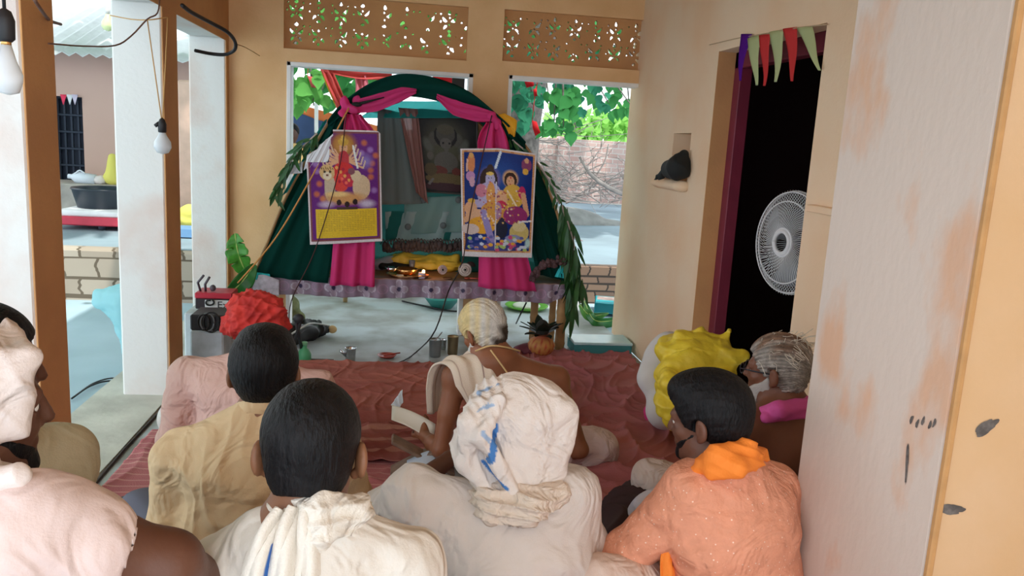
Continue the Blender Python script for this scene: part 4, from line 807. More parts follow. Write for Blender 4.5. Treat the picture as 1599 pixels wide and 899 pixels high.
edge = [(rad*(1-math.cos(t)), rad*(1-math.sin(t))) for t in np.linspace(0, math.pi/2, 8)]
loop = [(0, 1)]+edge+[(1-x, y) for x, y in edge[::-1]]+[(1, 1), (0, 1)]
pt = np.array([(q[0]*(1-s)+q[1]*s)*(1-t)+(q[3]*(1-s)+q[2]*s)*t for s, t in loop]); obj('frame', tube(pt+[0, -.004, 0], .008, 8), mat('frame_brown', (.05, .04, .035), .4), gp_)
# strings
M_str = mat('dark_string', (.06, .02, .02), .8); M_rope = mat('orange_rope', (.60, .28, .08), .8)
def cord(name, pts, r0, m, label, cat='string', n=24): c = curve(pts, n); return obj(name, tube(c, r0, 6), m, label=label, cat=cat)
cord('orange_rope', [px(545, 168, 5.50), px(478, 292, 5.48), px(430, 372, 5.45), px(380, 432, 5.43), px(366, 446, 5.60)], .006, M_rope, 'orange rope running from the left knot down to the banana leaf', 'rope')
cord('dark_string', [px(541, 178, 5.46), px(528, 270, 5.445), px(492, 390, 5.44), px(455, 470, 5.45), onZ(452, 520, .01)], .0035, M_str, 'thin dark string crossing the goddess poster down to the floor')
cord('dark_string', [px(768, 180, 5.49), px(752, 250, 5.445), px(735, 330, 5.445), px(724, 400, 5.45), px(718, 418, 5.47)], .004, M_str, 'thin dark string crossing the couple poster')
cord('black_cable', [px(716, 425, 5.52), px(700, 455, 5.52), onZ(680, 515, .3), onZ(655, 545, .02), onZ(630, 563, .01), onZ(600, 572, .012)], .005, M_blk, 'black cable trailing from the table centre onto the floor', 'cable')
cord('black_cable', [px(822, 472, 5.8), px(812, 492, 5.8), onZ(806, 505, .02)], .006, M_blk, 'short black cable under the right end of table', 'cable')
cord('black_cable', [onZ(628, 470, .01), onZ(660, 477, .008), onZ(700, 485, .008), onZ(735, 486, .008)], .008, M_blk, 'black cable lying along the floor behind the table', 'cable')
# ---- leaf garlands on the canopy
M_dleaf = mat('leaf_dark', (.035, .13, .035), .45, var=.4, vscale=12); M_bleaf = mat('leaf_fresh', (.10, .34, .05), .4, var=.35, vscale=14)
def leafstring(path, n, L, W, label, m, seed, D=5.5, d0=(0, 0, -1), spread=.4):
    r = np.random.default_rng(seed); c = curve([px(x, y, D) for x, y in path], 40); t = empty('leaf_garland', c[0], label, 'garland'); obj('cord', tube(c, .006, 5), MATS['twig'], t)
    ii = np.linspace(0, len(c)-1, n).astype(int); cs = c[ii]+r.normal(0, .012, (n, 3)); d = r.normal(0, spread, (n, 3))+np.array(d0); nn = r.normal(0, .4, (n, 3))+[0, -1, .1]; LL = L*r.uniform(.7, 1.3, n)
    obj('leaves', leaf_geo(cs, d, nn, LL, LL*W, 'long'), m, t)
leafstring([(495, 208), (470, 232), (448, 262), (430, 300)], 46, .12, .22, 'string of mango leaves tied down the left side of the canopy', M_dleaf, 1, 5.53, (-.4, 0, -.9))
leafstring([(800, 218), (835, 250), (862, 290), (874, 318)], 26, .09, .25, 'string of mango leaves along the upper right side of canopy', M_dleaf, 2, 5.53, (.5, 0, -.9))
leafstring([(886, 345), (896, 380), (902, 420), (904, 440)], 60, .20, .15, 'thick bunch of long green leaves hanging at right table corner', M_dleaf, 3, 5.52, (.03, 0, -1), .16)
leafstring([(878, 320), (884, 360), (888, 410), (893, 470)], 70, .22, .16, 'dark leaves hanging along the right edge of the canopy', M_dleaf, 4, 5.56, (.05, 0, -1), .15)
# banana leaf at the left table end
def bigleaf(pts, w_, m, name, label, D=5.5, tear=0, seed=0):
    c = curve([px(x, y, d) for x, y, d in pts], 40); n = len(c); P = np.zeros((n, 11, 3)); T = np.gradient(c, axis=0)
    for i in range(n):
        s = i/(n-1); ww = w_*math.sin(math.pi*min(1, s*.92+.05))**.7; sd = _n(np.cross(T[i], [0, 1, .25]))
        for j in range(11):
            v = (j-5)/5; tr = 1-tear*(.75 if (i+(5 if v > 0 else 0)) % 13 == 0 else .06*math.sin(i*.7))*abs(v); P[i, j] = c[i]+sd*v*ww*tr+np.array([0, -.25*ww*abs(v)+.003*math.sin(i*.5), -.25*ww*v*v])
    t = empty(name, c[-1], label, 'leaf'); obj('blade', grid(P, .0015), m, t); obj('midrib', tube(c, .005, 6), mat('rib_pale', (.40, .55, .15), .5), t)
bigleaf([(367, 364, 5.5), (372, 395, 5.5), (386, 430, 5.55)], .075, mat('banana', (.08, .36, .04), .35, var=.35, vscale=20), 'banana_leaf', 'upright torn banana leaf left of the shrine table', tear=1)
bigleaf([(398, 412, 5.52), (378, 440, 5.5), (352, 464, 5.48)], .065, mat('banana_dark', (.025, .18, .03), .35, var=.25, vscale=20), 'banana_leaf', 'dark drooping banana leaf over the car battery', seed=2)
# ---- things on the table
zo = zT+.004
def onT(x, y): p = onZ(x, y, zo); p[1] = np.clip(p[1], tY0+.03, tY1-.05); return p
M_brass = mat('brass', (.62, .34, .12), .25, metal=.9); M_steel = mat('steel', (.62, .64, .68), .18, metal=1); M_steeld = mat('steel_dull', (.35, .36, .38), .3, metal=.9)
M_yc = mat('yellow_satin', (.78, .55, .06), .5, var=.2, vscale=9)
p = onT(660, 406)+[-.02, .03, .01]
obj('yellow_satin', sdf([cap(p+[-.20, .02, .045], p+[.24, .02, .055], .05, .06, .03, lat=(0, 1, 0), f=1.3), ell(p+[-.12, .0, .06], (.12, .07, .06)), ell(p+[.05, -.02, .03], (.17, .07, .035)), ell(p+[.22, -.01, .04], (.09, .07, .05))], .007, facets(.022, .10, 4)), M_yc, label='crumpled yellow satin cloth at the back of the shrine table', cat='cloth')
p = onT(603, 412); obj('silver_pouch', sdf([cap(p+[-.05, 0, .04], p+[.06, .02, .07], .045, .035, .03), ell(p+[0, 0, .03], (.09, .06, .04))], .006, folds(.010, 1.2, 6)), mat('silver_foil', (.55, .58, .66), .3, metal=.5), label='crumpled silver foil packet beside the pink scarf', cat='packet')
p = onT(610, 422); obj('black_cloth', sdf([cap(p+[-.06, 0, .03], p+[.13, .01, .03], .03, .025, .02, lat=(0, 1, 0), f=1.5)], .006, folds(.008, 1, 7)), MATS['black_cloth'], label='black cloth lying behind the brass tray', cat='cloth')
p = onT(634, 432); t = empty('brass_tray', p, 'round brass offering tray on the shrine table', 'tray')
obj('plate', lathe(p, [(.02, 0), (.10, .0), (.135, .022), (.14, .024), (.13, .026), (.10, .006), (.01, .006)], 36), M_brass, t)
p2 = p+[.0, .05, .007]; t = empty('brass_bowl', p2, 'brass bowl standing on the back of the tray', 'bowl'); obj('body', lathe(p2, [(.03, 0), (.07, .012), (.085, .045), (.082, .046), (.065, .016), (.01, .006)], 28), M_brass, t)
p2 = p+[-.105, .0, .03]; t = empty('steel_bowl', p2, 'small steel bowl at the left of brass tray', 'bowl'); obj('body', lathe(p2, [(.015, 0), (.035, .008), (.045, .035), (.043, .036), (.03, .01), (.005, .006)], 20), M_steel, t)
lp = onT(661, 434); t = empty('oil_lamp', lp, 'clay oil lamp with a burning wick', 'lamp'); obj('bowl', lathe(lp, [(.012, 0), (.032, .006), (.042, .024), (.039, .025), (.02, .01), (.003, .009)], 20), mat('clay', (.30, .11, .05), .7), t)
obj('flame', blob(lp+[0, 0, .045], (.010, .010, .024), f=lambda V: 1-.45*np.clip(V[:, 2], 0, 1)**2), mat('flame', (1, .55, .22), .5, emit=12), t); obj('wick', tube([lp+[0, 0, .012], lp+[0, 0, .028]], .003, 5), M_blk, t)
fl = bpy.data.lights.new('flame_light', 'POINT'); fl.energy = .25; fl.color = (1, .5, .2); fl.shadow_soft_size = .02; fo = bpy.data.objects.new('flame_light', fl); S.collection.objects.link(fo); fo.parent = t; fo.location = (0, 0, .075)
p = onT(643, 424)+[0, .0, .0]; t = empty('glass_tumbler', p, 'small clear glass standing behind the tray', 'glass'); obj('body', lathe(p, [(.018, 0), (.024, .085), (.022, .085), (.016, .006), (.002, .005)], 18), mat('glass', (.8, .82, .9), .05, trans=.8, alpha=1), t)
p = onT(659, 441); obj('camphor_cube', box(p+[-.024, -.02, 0], p+[.024, .02, .042], bev=.005), mat('lilac', (.62, .50, .62), .4), label='pale lilac cube at the table edge under the flame', cat='box')
p = onT(624, 439); obj('soap_bar', box(p+[-.026, -.015, 0], p+[.026, .015, .022], bev=.006), mat('soap', (.68, .66, .58), .5), label='white bar in front of the brass tray', cat='bar')
p = onT(640, 442)+[0, -.0, 0]; obj('wooden_block', box(p+[-.02, -.012, 0], p+[.02, .012, .014]), mat('pale_wood', (.6, .42, .25), .6), label='tiny pale wood block at the table edge', cat='block')
p = onT(672, 418)+[0, .08, .0]; t = empty('clay_pot', p, 'dark lidded clay pot in front of the yellow satin', 'pot'); obj('body', lathe(p, [(.02, 0), (.05, .02), (.055, .05), (.035, .085), (.03, .09)], 22), mat('black_clay', (.03, .015, .015), .5), t); obj('lid', lathe(p+[0, 0, .09], [(.034, 0), (.034, .006), (.012, .014), (.014, .03), (.002, .034)], 16), MATS['black_clay'], t)
def conch(p, R0, label, m, ax=(0, -1, .12)):
    t = empty('spiral_shell', p-[0, 0, R0], label, 'shell'); pr = [(.002, -.03), (R0*.6, -.02), (R0, 0)]
    for k in range(12): q = 1-k/12; pr.append((R0*q, .006*math.sin(k*1.6)+.004+.018*(1-q)))
    obj('whorl', lathe(p, pr, 28, axis=ax), m, t); obj('eye', blob(p+np.array(ax)*.024, (.007, .007, .007), n=10, m=6), MATS['black_cloth'], t)
conch(px(726, 421, 5.66)+[0, 0, .0], .048, 'large pale spiral shell standing on its edge on the table', mat('shell', (.66, .56, .50), .5, var=.3, vscale=30))
conch(px(691, 421, 5.66), .034, 'smaller pinkish shell left of the large one', mat('shell_pink', (.60, .45, .44), .5, var=.3, vscale=30))
p = onT(716, 412); obj('dark_lump', sdf([ell(p+[.05, .06, .05], (.07, .05, .055)), ell(p+[.0, .08, .04], (.04, .04, .04))], .007, folds(.008, 1, 2)), mat('brown_black', (.05, .03, .03), .8), label='dark brown cloth lump behind the large shell', cat='cloth')
p = onT(745, 439); obj('red_ladle', join(tube([p+[-.06, 0, .012], p+[.07, .01, .012]], .007, 8), blob(p+[-.07, 0, .012], (.022, .016, .01), n=12, m=6)), mat('copper_red', (.45, .10, .06), .3, metal=.6), label='small copper ladle lying by the right scarf', cat='ladle')
p = onT(700, 441); obj('copper_dish', lathe(p, [(.01, 0), (.03, .003), (.036, .012), (.03, .008), (.003, .005)], 18), mat('brown_dish', (.20, .10, .05), .5), label='shallow brown dish at the table edge', cat='dish')
# ---- things on the floor around the table
def cup(p, r0, h, m, name, label, spout=False, cat='cup', handle=False):
    t = empty(name, p, label, cat); obj('body', lathe(p, [(r0*.82, 0), (r0*.9, .004), (r0*.95, h*.5), (r0, h), (r0*1.06, h+.003), (r0*.93, h-.002), (r0*.85, .01), (.003, .008)], 24), m, t)
    if spout: obj('spout', tube([p+[-r0*.8, 0, h*.5], p+[-r0*1.9, -.01, h*.85]], [.014, .008], 8), m, t)
    if handle: obj('handle', tube(curve([p+[-r0, 0, h*.95], p+[0, -.02, h*1.05], p+[r0, .0, h*1.45]], 10), .004, 6), m, t)
    return t
cup(onZ(547, 565, 0), .036, .095, M_steel, 'steel_cup', 'steel cup with a spout on floor near the red rug edge', True)
cup(onZ(679, 556, 0), .044, .12, M_steeld, 'steel_pail', 'small steel pail with raised handle left of the priest', False, 'pail', True)
cup(onZ(707, 556, 0)+[0, .05, 0], .040, .13, mat('brass_dull', (.32, .24, .14), .35, metal=.9), 'brass_tumbler', 'dull brass tumbler half hidden by the priest', False, 'tumbler')
cup(onZ(693, 550, 0)+[.0, .09, 0], .022, .07, M_steel, 'steel_tumbler', 'slim steel tumbler between the pail and brass tumbler', False, 'tumbler')
p = onZ(604, 557, 0); t = empty('red_dish', p, 'little red dish with a spoon on grey floor', 'dish'); obj('plate', lathe(p, [(.01, 0), (.05, .002), (.066, .016), (.062, .017), (.045, .006), (.003, .005)], 24), mat('red_enamel', (.40, .05, .03), .4), t); obj('spoon', tube([p+[-.02, 0, .012], p+[.09, .04, .02]], [.008, .005], 6), MATS['red_enamel'], t)
p = onZ(475, 566, 0); t = empty('green_bottle', p, 'squat green plastic bottle standing on floor behind the dark haired men', 'bottle'); obj('body', lathe(p, [(.04, 0), (.045, .01), (.045, .06), (.03, .09), (.018, .10), (.018, .12)], 18), mat('green_plastic', (.10, .42, .20), .35), t); obj('cap', lathe(p+[0, 0, .12], [(.021, 0), (.021, .02), (.002, .022)], 12), mat('green_cap', (.25, .6, .35), .4), t)
p = onZ(497, 563, 0); obj('dark_knife', box(p+[-.11, -.01, 0], p+[.10, .012, .012], rotz(.0)), mat('knife_dark', (.07, .06, .05), .5), label='dark knife lying on the grey floor', cat='knife')
p = onZ(500, 515, 0); t = empty('black_umbrella', p, 'folded black umbrella with tan ball tip on floor', 'umbrella')
A1, B1 = onZ(456, 527, .05), onZ(519, 514, .04)
obj('canopy', sdf([cap(A1+[0, 0, .02], B1+[-.04, 0, 0], .085, .030, .03, lat=(0, 1, 0), f=1.2), cap(A1+[.05, .2, .03], B1+[-.1, .1, .02], .06, .02, .03)], .008, folds(.014, 1, 3, (0, 1, .6))), mat('umbrella_black', (.018, .016, .018), .5), t)
obj('tip', blob(B1, (.034, .03, .03), n=16, m=10), mat('tan_ball', (.68, .45, .20), .6), t); obj('trim_tape', tube(curve([A1+[-.02, -.1, .03], A1+[.08, -.1, .10], (A1+B1)/2+[0, -.04, .085], B1+[-.03, 0, .03]], 16), .007, 5), mat('white_tape', (.7, .7, .68), .6), t)
obj('black_stand', join(tube([onZ(452, 560, .0), px(470, 500, 5.0)], .012, 6), tube([onZ(474, 560, .0), px(462, 500, 5.0)], .012, 6), blob(px(466, 497, 5.0), (.035, .03, .03), n=10, m=7)), mat('stand_black', (.03, .03, .035), .5), label='small black folding stand behind the dark haired men', cat='stand')
p = onZ(450, 500, 0); obj('leaf_bundle', sdf([ell(p+[0, 0, .10], (.10, .08, .10)), ell(p+[-.02, 0, .17], (.06, .06, .06)), ell(p+[.06, -.03, .05], (.08, .06, .05))], .01, folds(.02, .8, 9)), mat('dry_green', (.20, .22, .10), .9, var=.5, vscale=18), label='withered flower bundle on the floor left under table', cat='bundle')
# kalash pot
kp = onZ(845, 556, 0)+[0, .02, 0]; t = empty('clay_water_pot', kp, 'round yellow clay pot painted red holding dark mango leaves', 'pot')
V, Fs = lathe(kp, [(.03, 0), (.06, .01), (.092, .05), (.098, .085), (.08, .12), (.045, .14), (.045, .155), (.055, .165), (.04, .16), (.035, .14), (.002, .13)], 40); z = V[:, 2]-kp[2]; th = np.arctan2(V[:, 1]-kp[1], V[:, 0]-kp[0])
cl = np.tile([.58, .26, .07], (len(V), 1)).astype(float); cl[(np.abs(np.sin(th*4+z*30)) < .3)] = [.45, .04, .03]; cl[z > .12] = [.5, .12, .05]
obj('body', (V, Fs), mat('painted_clay', (.6, .3, .1), .6, attr='Col', var=.2), t, cols=cl)
r = np.random.default_rng(6); n = 16; an = np.linspace(0, 6.28, n); obj('mango_leaves', leaf_geo(np.tile(kp+[0, 0, .15], (n, 1)), np.stack([np.cos(an), np.sin(an), .5+.5*r.uniform(-.7, 1, n)], 1), np.stack([-np.cos(an)*.6, -np.sin(an)*.6, np.ones(n)], 1), r.uniform(.13, .22, n), r.uniform(.06, .085, n), 'long'), mat('leaf_black', (.014, .028, .018), .5), t)
obj('coconut', blob(kp+[0, 0, .20], (.05, .05, .065), n=16, m=10), mat('coconut_dark', (.04, .035, .03), .9, var=.4, bump=.6), t)
obj('maroon_cloth', sdf([cap(kp+[-.16, 0, .03], kp+[-.02, .12, .04], .035, .04, .03), ell(kp+[-.10, .04, .03], (.10, .07, .04))], .008, folds(.012, .9, 4)), mat('maroon_cloth', (.16, .04, .06), .8), label='maroon cloth bunched beside the painted pot', cat='cloth')
# boxes and books at the right
b0 = onZ(897, 555, 0); b1 = onZ(984, 554, 0); D2 = onZ(896, 521, .095)
t = empty('turquoise_box', b0, 'flat turquoise carton with shiny pale lid at the wall pier', 'box')
obj('body', box((b0[0], b0[1]+.02, 0), (b1[0], D2[1]-.0, .08), bev=.004), mat('teal_card', (.04, .22, .24), .6), t, smooth=False)
obj('lid', box((b0[0]-.004, b0[1]+.016, .075), (b1[0]+.004, D2[1]+.004, .095), bev=.004), mat('pale_lid', (.55, .75, .78), .3, col2=(.35, .62, .68), vscale=6), t, smooth=False)
def book(x, y, z, sx, sy, sz, a, c, label, c2=(.8, .8, .75)):
    p = onZ(x, y, z); p[2] = z; t = empty('book', p, label, 'book'); R = rotz(a)
    f = lambda g: (g[0]@R.T+p, g[1])
    obj('cover', f(join(box((-sx/2, -sy/2, 0), (sx/2, sy/2, .008)), box((-sx/2, -sy/2, sz-.008), (sx/2, sy/2, sz)), box((-sx/2, -sy/2, 0), (-sx/2+.01, sy/2, sz)))), mat('cover_'+label[:9], c, .4), t, smooth=False)
    obj('pages', f(box((-sx/2+.008, -sy/2+.006, .008), (sx/2-.008, sy/2-.006, sz-.008), bev=.001)), mat('pages_'+label[:9], c2, .8), t, smooth=False); return t
t = book(953, 484, 0, .30, .36, .095, -.25, (.03, .42, .50), 'turquoise thick book lying by the brick ledge', (.04, .35, .42))
obj('cover_print', (box((-.13, -.02, .095), (.12, .15, .0965))[0]@rotz(-.25).T+onZ(953, 484, 0), box((0, 0, 0), (1, 1, 1))[1]), mat('cover_print', (.55, .42, .40), .5, var=.5, vscale=14), t, smooth=False)
bigleaf([(912, 470, 6.8), (930, 500, 6.5), (968, 498, 6.6), (985, 496, 6.7)], .05, MATS['banana_dark'], 'long_leaf', 'long green leaf lying under the turquoise book'); bigleaf([(905, 475, 6.7), (922, 492, 6.6), (950, 489, 6.7)], .045, M_bleaf, 'long_leaf', 'shorter pale green leaf beside the turquoise book')
p = onZ(822, 482, 0); t = empty('green_dish', p, 'green rimmed white plate on floor behind the table legs', 'plate'); obj('rim', lathe(p, [(.05, 0), (.17, .012), (.20, .035), (.195, .04), (.16, .02), (.05, .012)], 30), mat('lime', (.18, .50, .08), .5), t); obj('food', blob(p+[0, 0, .03], (.13, .13, .03), n=18, m=8), mat('white_rice', (.7, .74, .66), .9, bump=.5), t)
p = onZ(690, 480, 0); t = empty('teal_basin', p, 'teal plastic basin on floor seen under the table', 'basin'); obj('body', lathe(p, [(.09, 0), (.16, .09), (.165, .095), (.15, .09), (.085, .01), (.005, .008)], 28), mat('teal_plastic', (.05, .30, .27), .4), t)
p = onZ(838, 476, 0)+[.14, .1, 0]; obj('paper_stack', box(p+[-.02, -.1, 0], p+[.16, .1, .12]), mat('paper_striped', (.7, .7, .8), .7, wave=(18, (.12, .10, .3), .6, 'X')), smooth=False, label='stack of striped papers behind the right table leg', cat='papers')
# battery and gear at the left
bp0 = onZ(311, 498, .0); bx0 = px(310, 478, 5.3); bx1 = px(366, 478, 5.3)
z0 = bx0[2]; z1 = px(311, 453, 5.3)[2]
st = obj('white_crate', box((bx0[0]-.04, 5.1, 0), (bx1[0]+.08, 5.5, z0), bev=.01), mat('white_crate', (.62, .68, .72), .7, var=.3, vscale=9), smooth=False, label='pale crate under the car battery', cat='crate')
t = empty('car_battery', (bx0[0], 5.3, z0), 'car battery with red top on the pale crate', 'battery')
obj('case', box((bx0[0], 5.22, z0), (bx1[0], 5.40, z1-.035), bev=.005), mat('battery_black', (.03, .02, .025), .4), t, smooth=False)
obj('top', box((bx0[0]-.003, 5.217, z1-.038), (bx1[0]+.003, 5.403, z1), bev=.006), mat('battery_red', (.55, .03, .06), .4), t, smooth=False)
obj('label_plate', box((bx0[0]+.06, 5.214, z0+.006), (bx1[0]-.004, 5.221, z1-.045), bev=.001), mat('battery_white', (.75, .75, .75), .5), t, smooth=False)
def text(s, size, loc, rx, m, parent, name='lettering', ext=.001):
    cu = bpy.data.curves.new(name, 'FONT'); cu.body = s; cu.size = size; cu.extrude = ext; cu.materials.append(m); o = bpy.data.objects.new(name, cu); S.collection.objects.link(o)
    o.parent = parent; o.location = Vector([float(x) for x in (np.array(loc)-np.array(parent.location))]); o.rotation_euler = rx; o.scale = (1.15, 1, 1); dg = bpy.context.evaluated_depsgraph_get(); me = bpy.data.meshes.new_from_object(o.evaluated_get(dg)); q = bpy.data.objects.new(name, me); S.collection.objects.link(q); q.parent = parent; q.location = o.location; q.rotation_euler = rx; q.scale = o.scale; bpy.data.objects.remove(o); return q
text('Exi', .062, (bx0[0]+.135, 5.211, z0+.012), (math.pi/2, 0, 0), M_blk, t)
obj('emblem', tube([px(327+7*math.cos(a_)*(1-a_/14), 472+5*math.sin(a_)*(1-a_/14), 5.205) for a_ in np.linspace(-1, 5.2, 22)], .006, 5), M_blk, t)
obj('clamp', join(tube([(bx0[0]+.02, 5.28, z1-.005), (bx0[0]+.01, 5.25, z1+.06), (bx0[0]+.05, 5.24, z1+.11)], .008, 6), tube([(bx0[0]+.05, 5.28, z1-.005), (bx0[0]+.055, 5.25, z1+.05), (bx0[0]+.085, 5.24, z1+.10)], .008, 6), blob((bx0[0]+.10, 5.26, z1+.025), (.02, .02, .022), n=10, m=6)), mat('clamp_grey', (.10, .08, .10), .4), t)
p = onZ(322, 532, 0); t = empty('amplifier', p, 'black amplifier box with coiled cables behind the second pillar', 'amplifier')
obj('case', box((px(300, 500, 4.9)[0], 4.85, px(320, 513, 4.9)[2]), (px(360, 500, 4.9)[0], 5.08, px(320, 489, 4.9)[2]), bev=.008), mat('amp_black', (.025, .025, .03), .5), t, smooth=False)
obj('foot', box((px(300, 500, 4.9)[0], 4.84, 0), (px(352, 500, 4.9)[0], 5.08, px(320, 513, 4.9)[2]), bev=.01), mat('amp_base', (.55, .62, .68), .6, var=.3), t, smooth=False)
for k in range(3): obj('cable', tube(curve([px(318+9*math.cos(a_)*(1+.2*k)+6*k, 503+12*math.sin(a_)*(1+.15*k), 4.83) for a_ in np.linspace(0, 6.4, 10)], 30), .006, 5), mat('cable_grey', (.16, .18, .2), .5) if k == 1 else M_blk, t)
# ================================================================ RUG, PLATFORM, BAGS, FAN, BUNTING, WIRES
def rug(name, corners, nx, ny, fn, m, label, th=.004, colf=None):
    q = [np.array(c, float) for c in corners]; P = np.zeros((nx, ny, 3)); s, t = np.meshgrid(np.linspace(0, 1, nx), np.linspace(0, 1, ny), indexing='ij'); s = s[..., None]; t = t[..., None]
    P = (q[0]*(1-s)+q[1]*s)*(1-t)+(q[3]*(1-s)+q[2]*s)*t; P[..., 2] += fn(P[..., 0], P[..., 1], s[..., 0], t[..., 0]); g = grid(P, -th)
    return obj(name, g, m, label=label, cat='rug')
def creases(X, Y, seed=0, sc=1., a=.010):
    w1 = np.sin(X*5.1*sc+Y*2.3*sc+seed)+.6*np.sin(Y*6.3*sc-X*3+seed*2); w2 = np.sin(X*3.3*sc-Y*5.1*sc+w1)
    return a*((1-np.abs(np.sin(X*7*sc+Y*4*sc+2.2*w2+seed)))**3+.8*(1-np.abs(np.sin(Y*9*sc-X*5*sc+1.8*w1)))**4+.35*(1-np.abs(np.sin(X*17*sc+2.5*w1+w2)))**2)
M_rug = mat('rug_maroon', (.46, .165, .16), .85, col2=(.34, .10, .11), vscale=2.2, bump=.3, bscale=220, lo=.35, hi=.65)
M_rugs = mat('rug_striped', (.34, .10, .085), .85, col2=(.26, .06, .055), vscale=4, bump=.35, bscale=200, wave=(2.2, (.46, .20, .16), .80, 'Y'))
M_rugp = mat('rug_pink', (.50, .17, .18), .85, col2=(.40, .11, .13), vscale=3, bump=.3, bscale=200, wave=(5.5, (.60, .30, .27), .88, 'Y'))
rug('floor_rug', [(-1.20, .6, .006), (.15, .6, .006), (.15, 4.1, .006), (-1.20, 3.95, .006)], 150, 330, lambda X, Y, s, t: .002+creases(X, Y, 1, 1.0, .010), M_rugp, 'dusty pink striped rug along the left edge of the porch floor')
rug('floor_rug', [(.12, .9, .012), (1.62, .9, .012), (1.66, 5.60, .012), (.60, 5.52, .012)], 200, 420, lambda X, Y, s, t: .004+creases(X, Y, 4, 1.25, .028)+.004*np.sin(X*9+Y*3), M_rug, 'wrinkled maroon rug covering floor on the right below the pier')
rug('floor_rug', [(-.72, 3.55, .02), (.86, 3.45, .02), (.90, 3.96, .02), (-.72, 3.96, .02)], 180, 90, lambda X, Y, s, t: .010+creases(X, Y, 7, 1.5, .016), M_rugs, 'red striped rug strip in front of the low platform')
# low platform under cloth
t = empty('low_platform', (.1, 4.4, 0), 'low wooden platform draped in a dull red cloth before the shrine', 'platform')
obj('base', box((-.78, 4.0, .0), (.92, 4.92, .085), bev=.005), mat('platform_dark', (.10, .045, .04), .8, var=.3), t, smooth=False)
nx, ny = 240, 160; P = np.zeros((nx, ny, 3))
for i in range(nx):
    for j in range(ny):
        x = -.80+1.75*i/(nx-1); y = 3.975+.98*j/(ny-1); z = .094+float(creases(np.array(x*1.6), np.array(y*1.6), 3, 1.1, .010)); e = min(x+.80, .95-x, y-3.975, 4.955-y)
        if e < .03: z -= (.03-e)*2.4
        P[i, j] = (x, y, z)
obj('cover', grid(P, -.004), mat('platform_cloth', (.46, .15, .115), .85, col2=(.33, .09, .075), vscale=5, bump=.3, bscale=180, stretch=(.4, 1, 1)), t)
# yellow bag and white sack
yb = [cap(px(1062, 560, 3.9), px(1120, 555, 3.85), .12, .10, .05), cap(px(1050, 600, 3.7), px(1048, 640, 3.65), .085, .06, .05), ell(px(1085, 590, 3.8), (.22, .14, .13)), cap(px(1128, 535, 3.85), px(1138, 520, 3.85), .045, .035, .04),
      cap(px(1120, 570, 3.8), px(1160, 555, 3.75), .07, .035, .04), cap(px(1070, 640, 3.75), px(1130, 650, 3.75), .13, .12, .05), cap(px(1060, 525, 3.9), px(1090, 522, 3.9), .04, .05, .04), cut((0, 0, .02), (0, 0, -1))]
obj('yellow_bag', sdf(yb, .0075, lambda V: facets(.058, .27, 4)(V)+facets(.008, .08, 5)(V)), mat('bag_yellow', (.92, .70, .05), .45, var=.15, vscale=10, bump=.25, bscale=60), label='crumpled bright yellow plastic bag in front of the doorway', cat='bag')
obj('white_sack', sdf([cap(px(1030, 560, 4.2), px(1020, 590, 4.1), .09, .09, .04), cap(px(1045, 545, 4.2), px(1040, 640, 4.0), .10, .11, .05), cut((0, 0, .02), (0, 0, -1))], .009, folds(.010, .8, 2)), mat('sack_white', (.68, .66, .66), .8), label='white sack leaning behind the yellow bag', cat='sack')
obj('pink_wrap', sdf([ell(onZ(1022, 648, .05)+[0, 0, .0], (.05, .12, .05)), cut((0, 0, .02), (0, 0, -1))], .008, folds(.01, 1, 3)), M_pk, label='bit of pink cloth poking out beside the yellow bag', cat='cloth')
# black pouch on the niche ledge
ld = onX(1065, 285, XR)
obj('niche_ledge', sdf([cap((XR-.03, ni[0]+.0, ld[2]-.02), (XR-.03, ni[1]+.12, ld[2]-.02), .035, .035, .01, lat=(1, 0, 0), f=1.8)], .006, folds(.003, .8, 3)), M_cream, label='rough plaster ledge under the wall niche', cat='ledge')
pc = px(1052, 258, 5.0)
c = onX(1052, 262, XR-.06); obj('black_pouch', sdf([cap(c+[0, -.10, -.0], c+[0, .06, -.01], .075, .06, .03), cap(c+[0, -.10, .03], c+[.02, -.11, .09], .06, .03, .04), cap(c+[0, .10, .0], onX(1024, 282, XR-.07), .03, .018, .03), cap(c+[0, .10, .01], onX(1030, 284, XR-.07), .016, .012, .02)], .006, folds(.010, 1.1, 8)), MATS['black_cloth'], label='black cloth pouch stuffed on the niche ledge', cat='pouch')
# fan inside the dark room
fc = px(1236, 379, 3.95); fd = _n([-1, -.22, .02]); fr_ = .268
t = empty('pedestal_fan', (fc[0]+.1, fc[1], 0), 'white wire caged fan standing inside the dark doorway', 'fan'); M_fw = mat('fan_white', (.75, .76, .78), .35)
e1 = _n(np.cross(fd, [0, 0, 1.])); e2 = np.cross(e1, fd)
def ringp(r, off, n=60): return [fc+fd*off+r*(math.cos(a)*e1+math.sin(a)*e2) for a in np.linspace(0, 2*math.pi, n+1)]
obj('cage_ring', tube(ringp(fr_, 0), .006, 6), M_fw, t); obj('cage_ring', tube(ringp(fr_*.80, .045), .004, 6), M_fw, t); obj('cage_ring', tube(ringp(fr_*.985, .022), .004, 6), M_fw, t)
g = []
for k in range(84):
    a_ = 2*math.pi*k/84; b_ = a_+.35; d1 = math.cos(a_)*e1+math.sin(a_)*e2; d2 = math.cos(b_)*e1+math.sin(b_)*e2
    g.append(tube([fc+d1*.058+fd*.062, fc+(d1+d2)*.5*fr_*.55+fd*.060, fc+d2*fr_*.82+fd*.045, fc+d2*fr_*1.03+fd*.012], .0019, 4)); g.append(tube([fc+d1*.07-fd*.06, fc+d1*fr_*.8-fd*.05, fc+d1*fr_], .0019, 4))
obj('cage_wires', join(*g), M_fw, t)
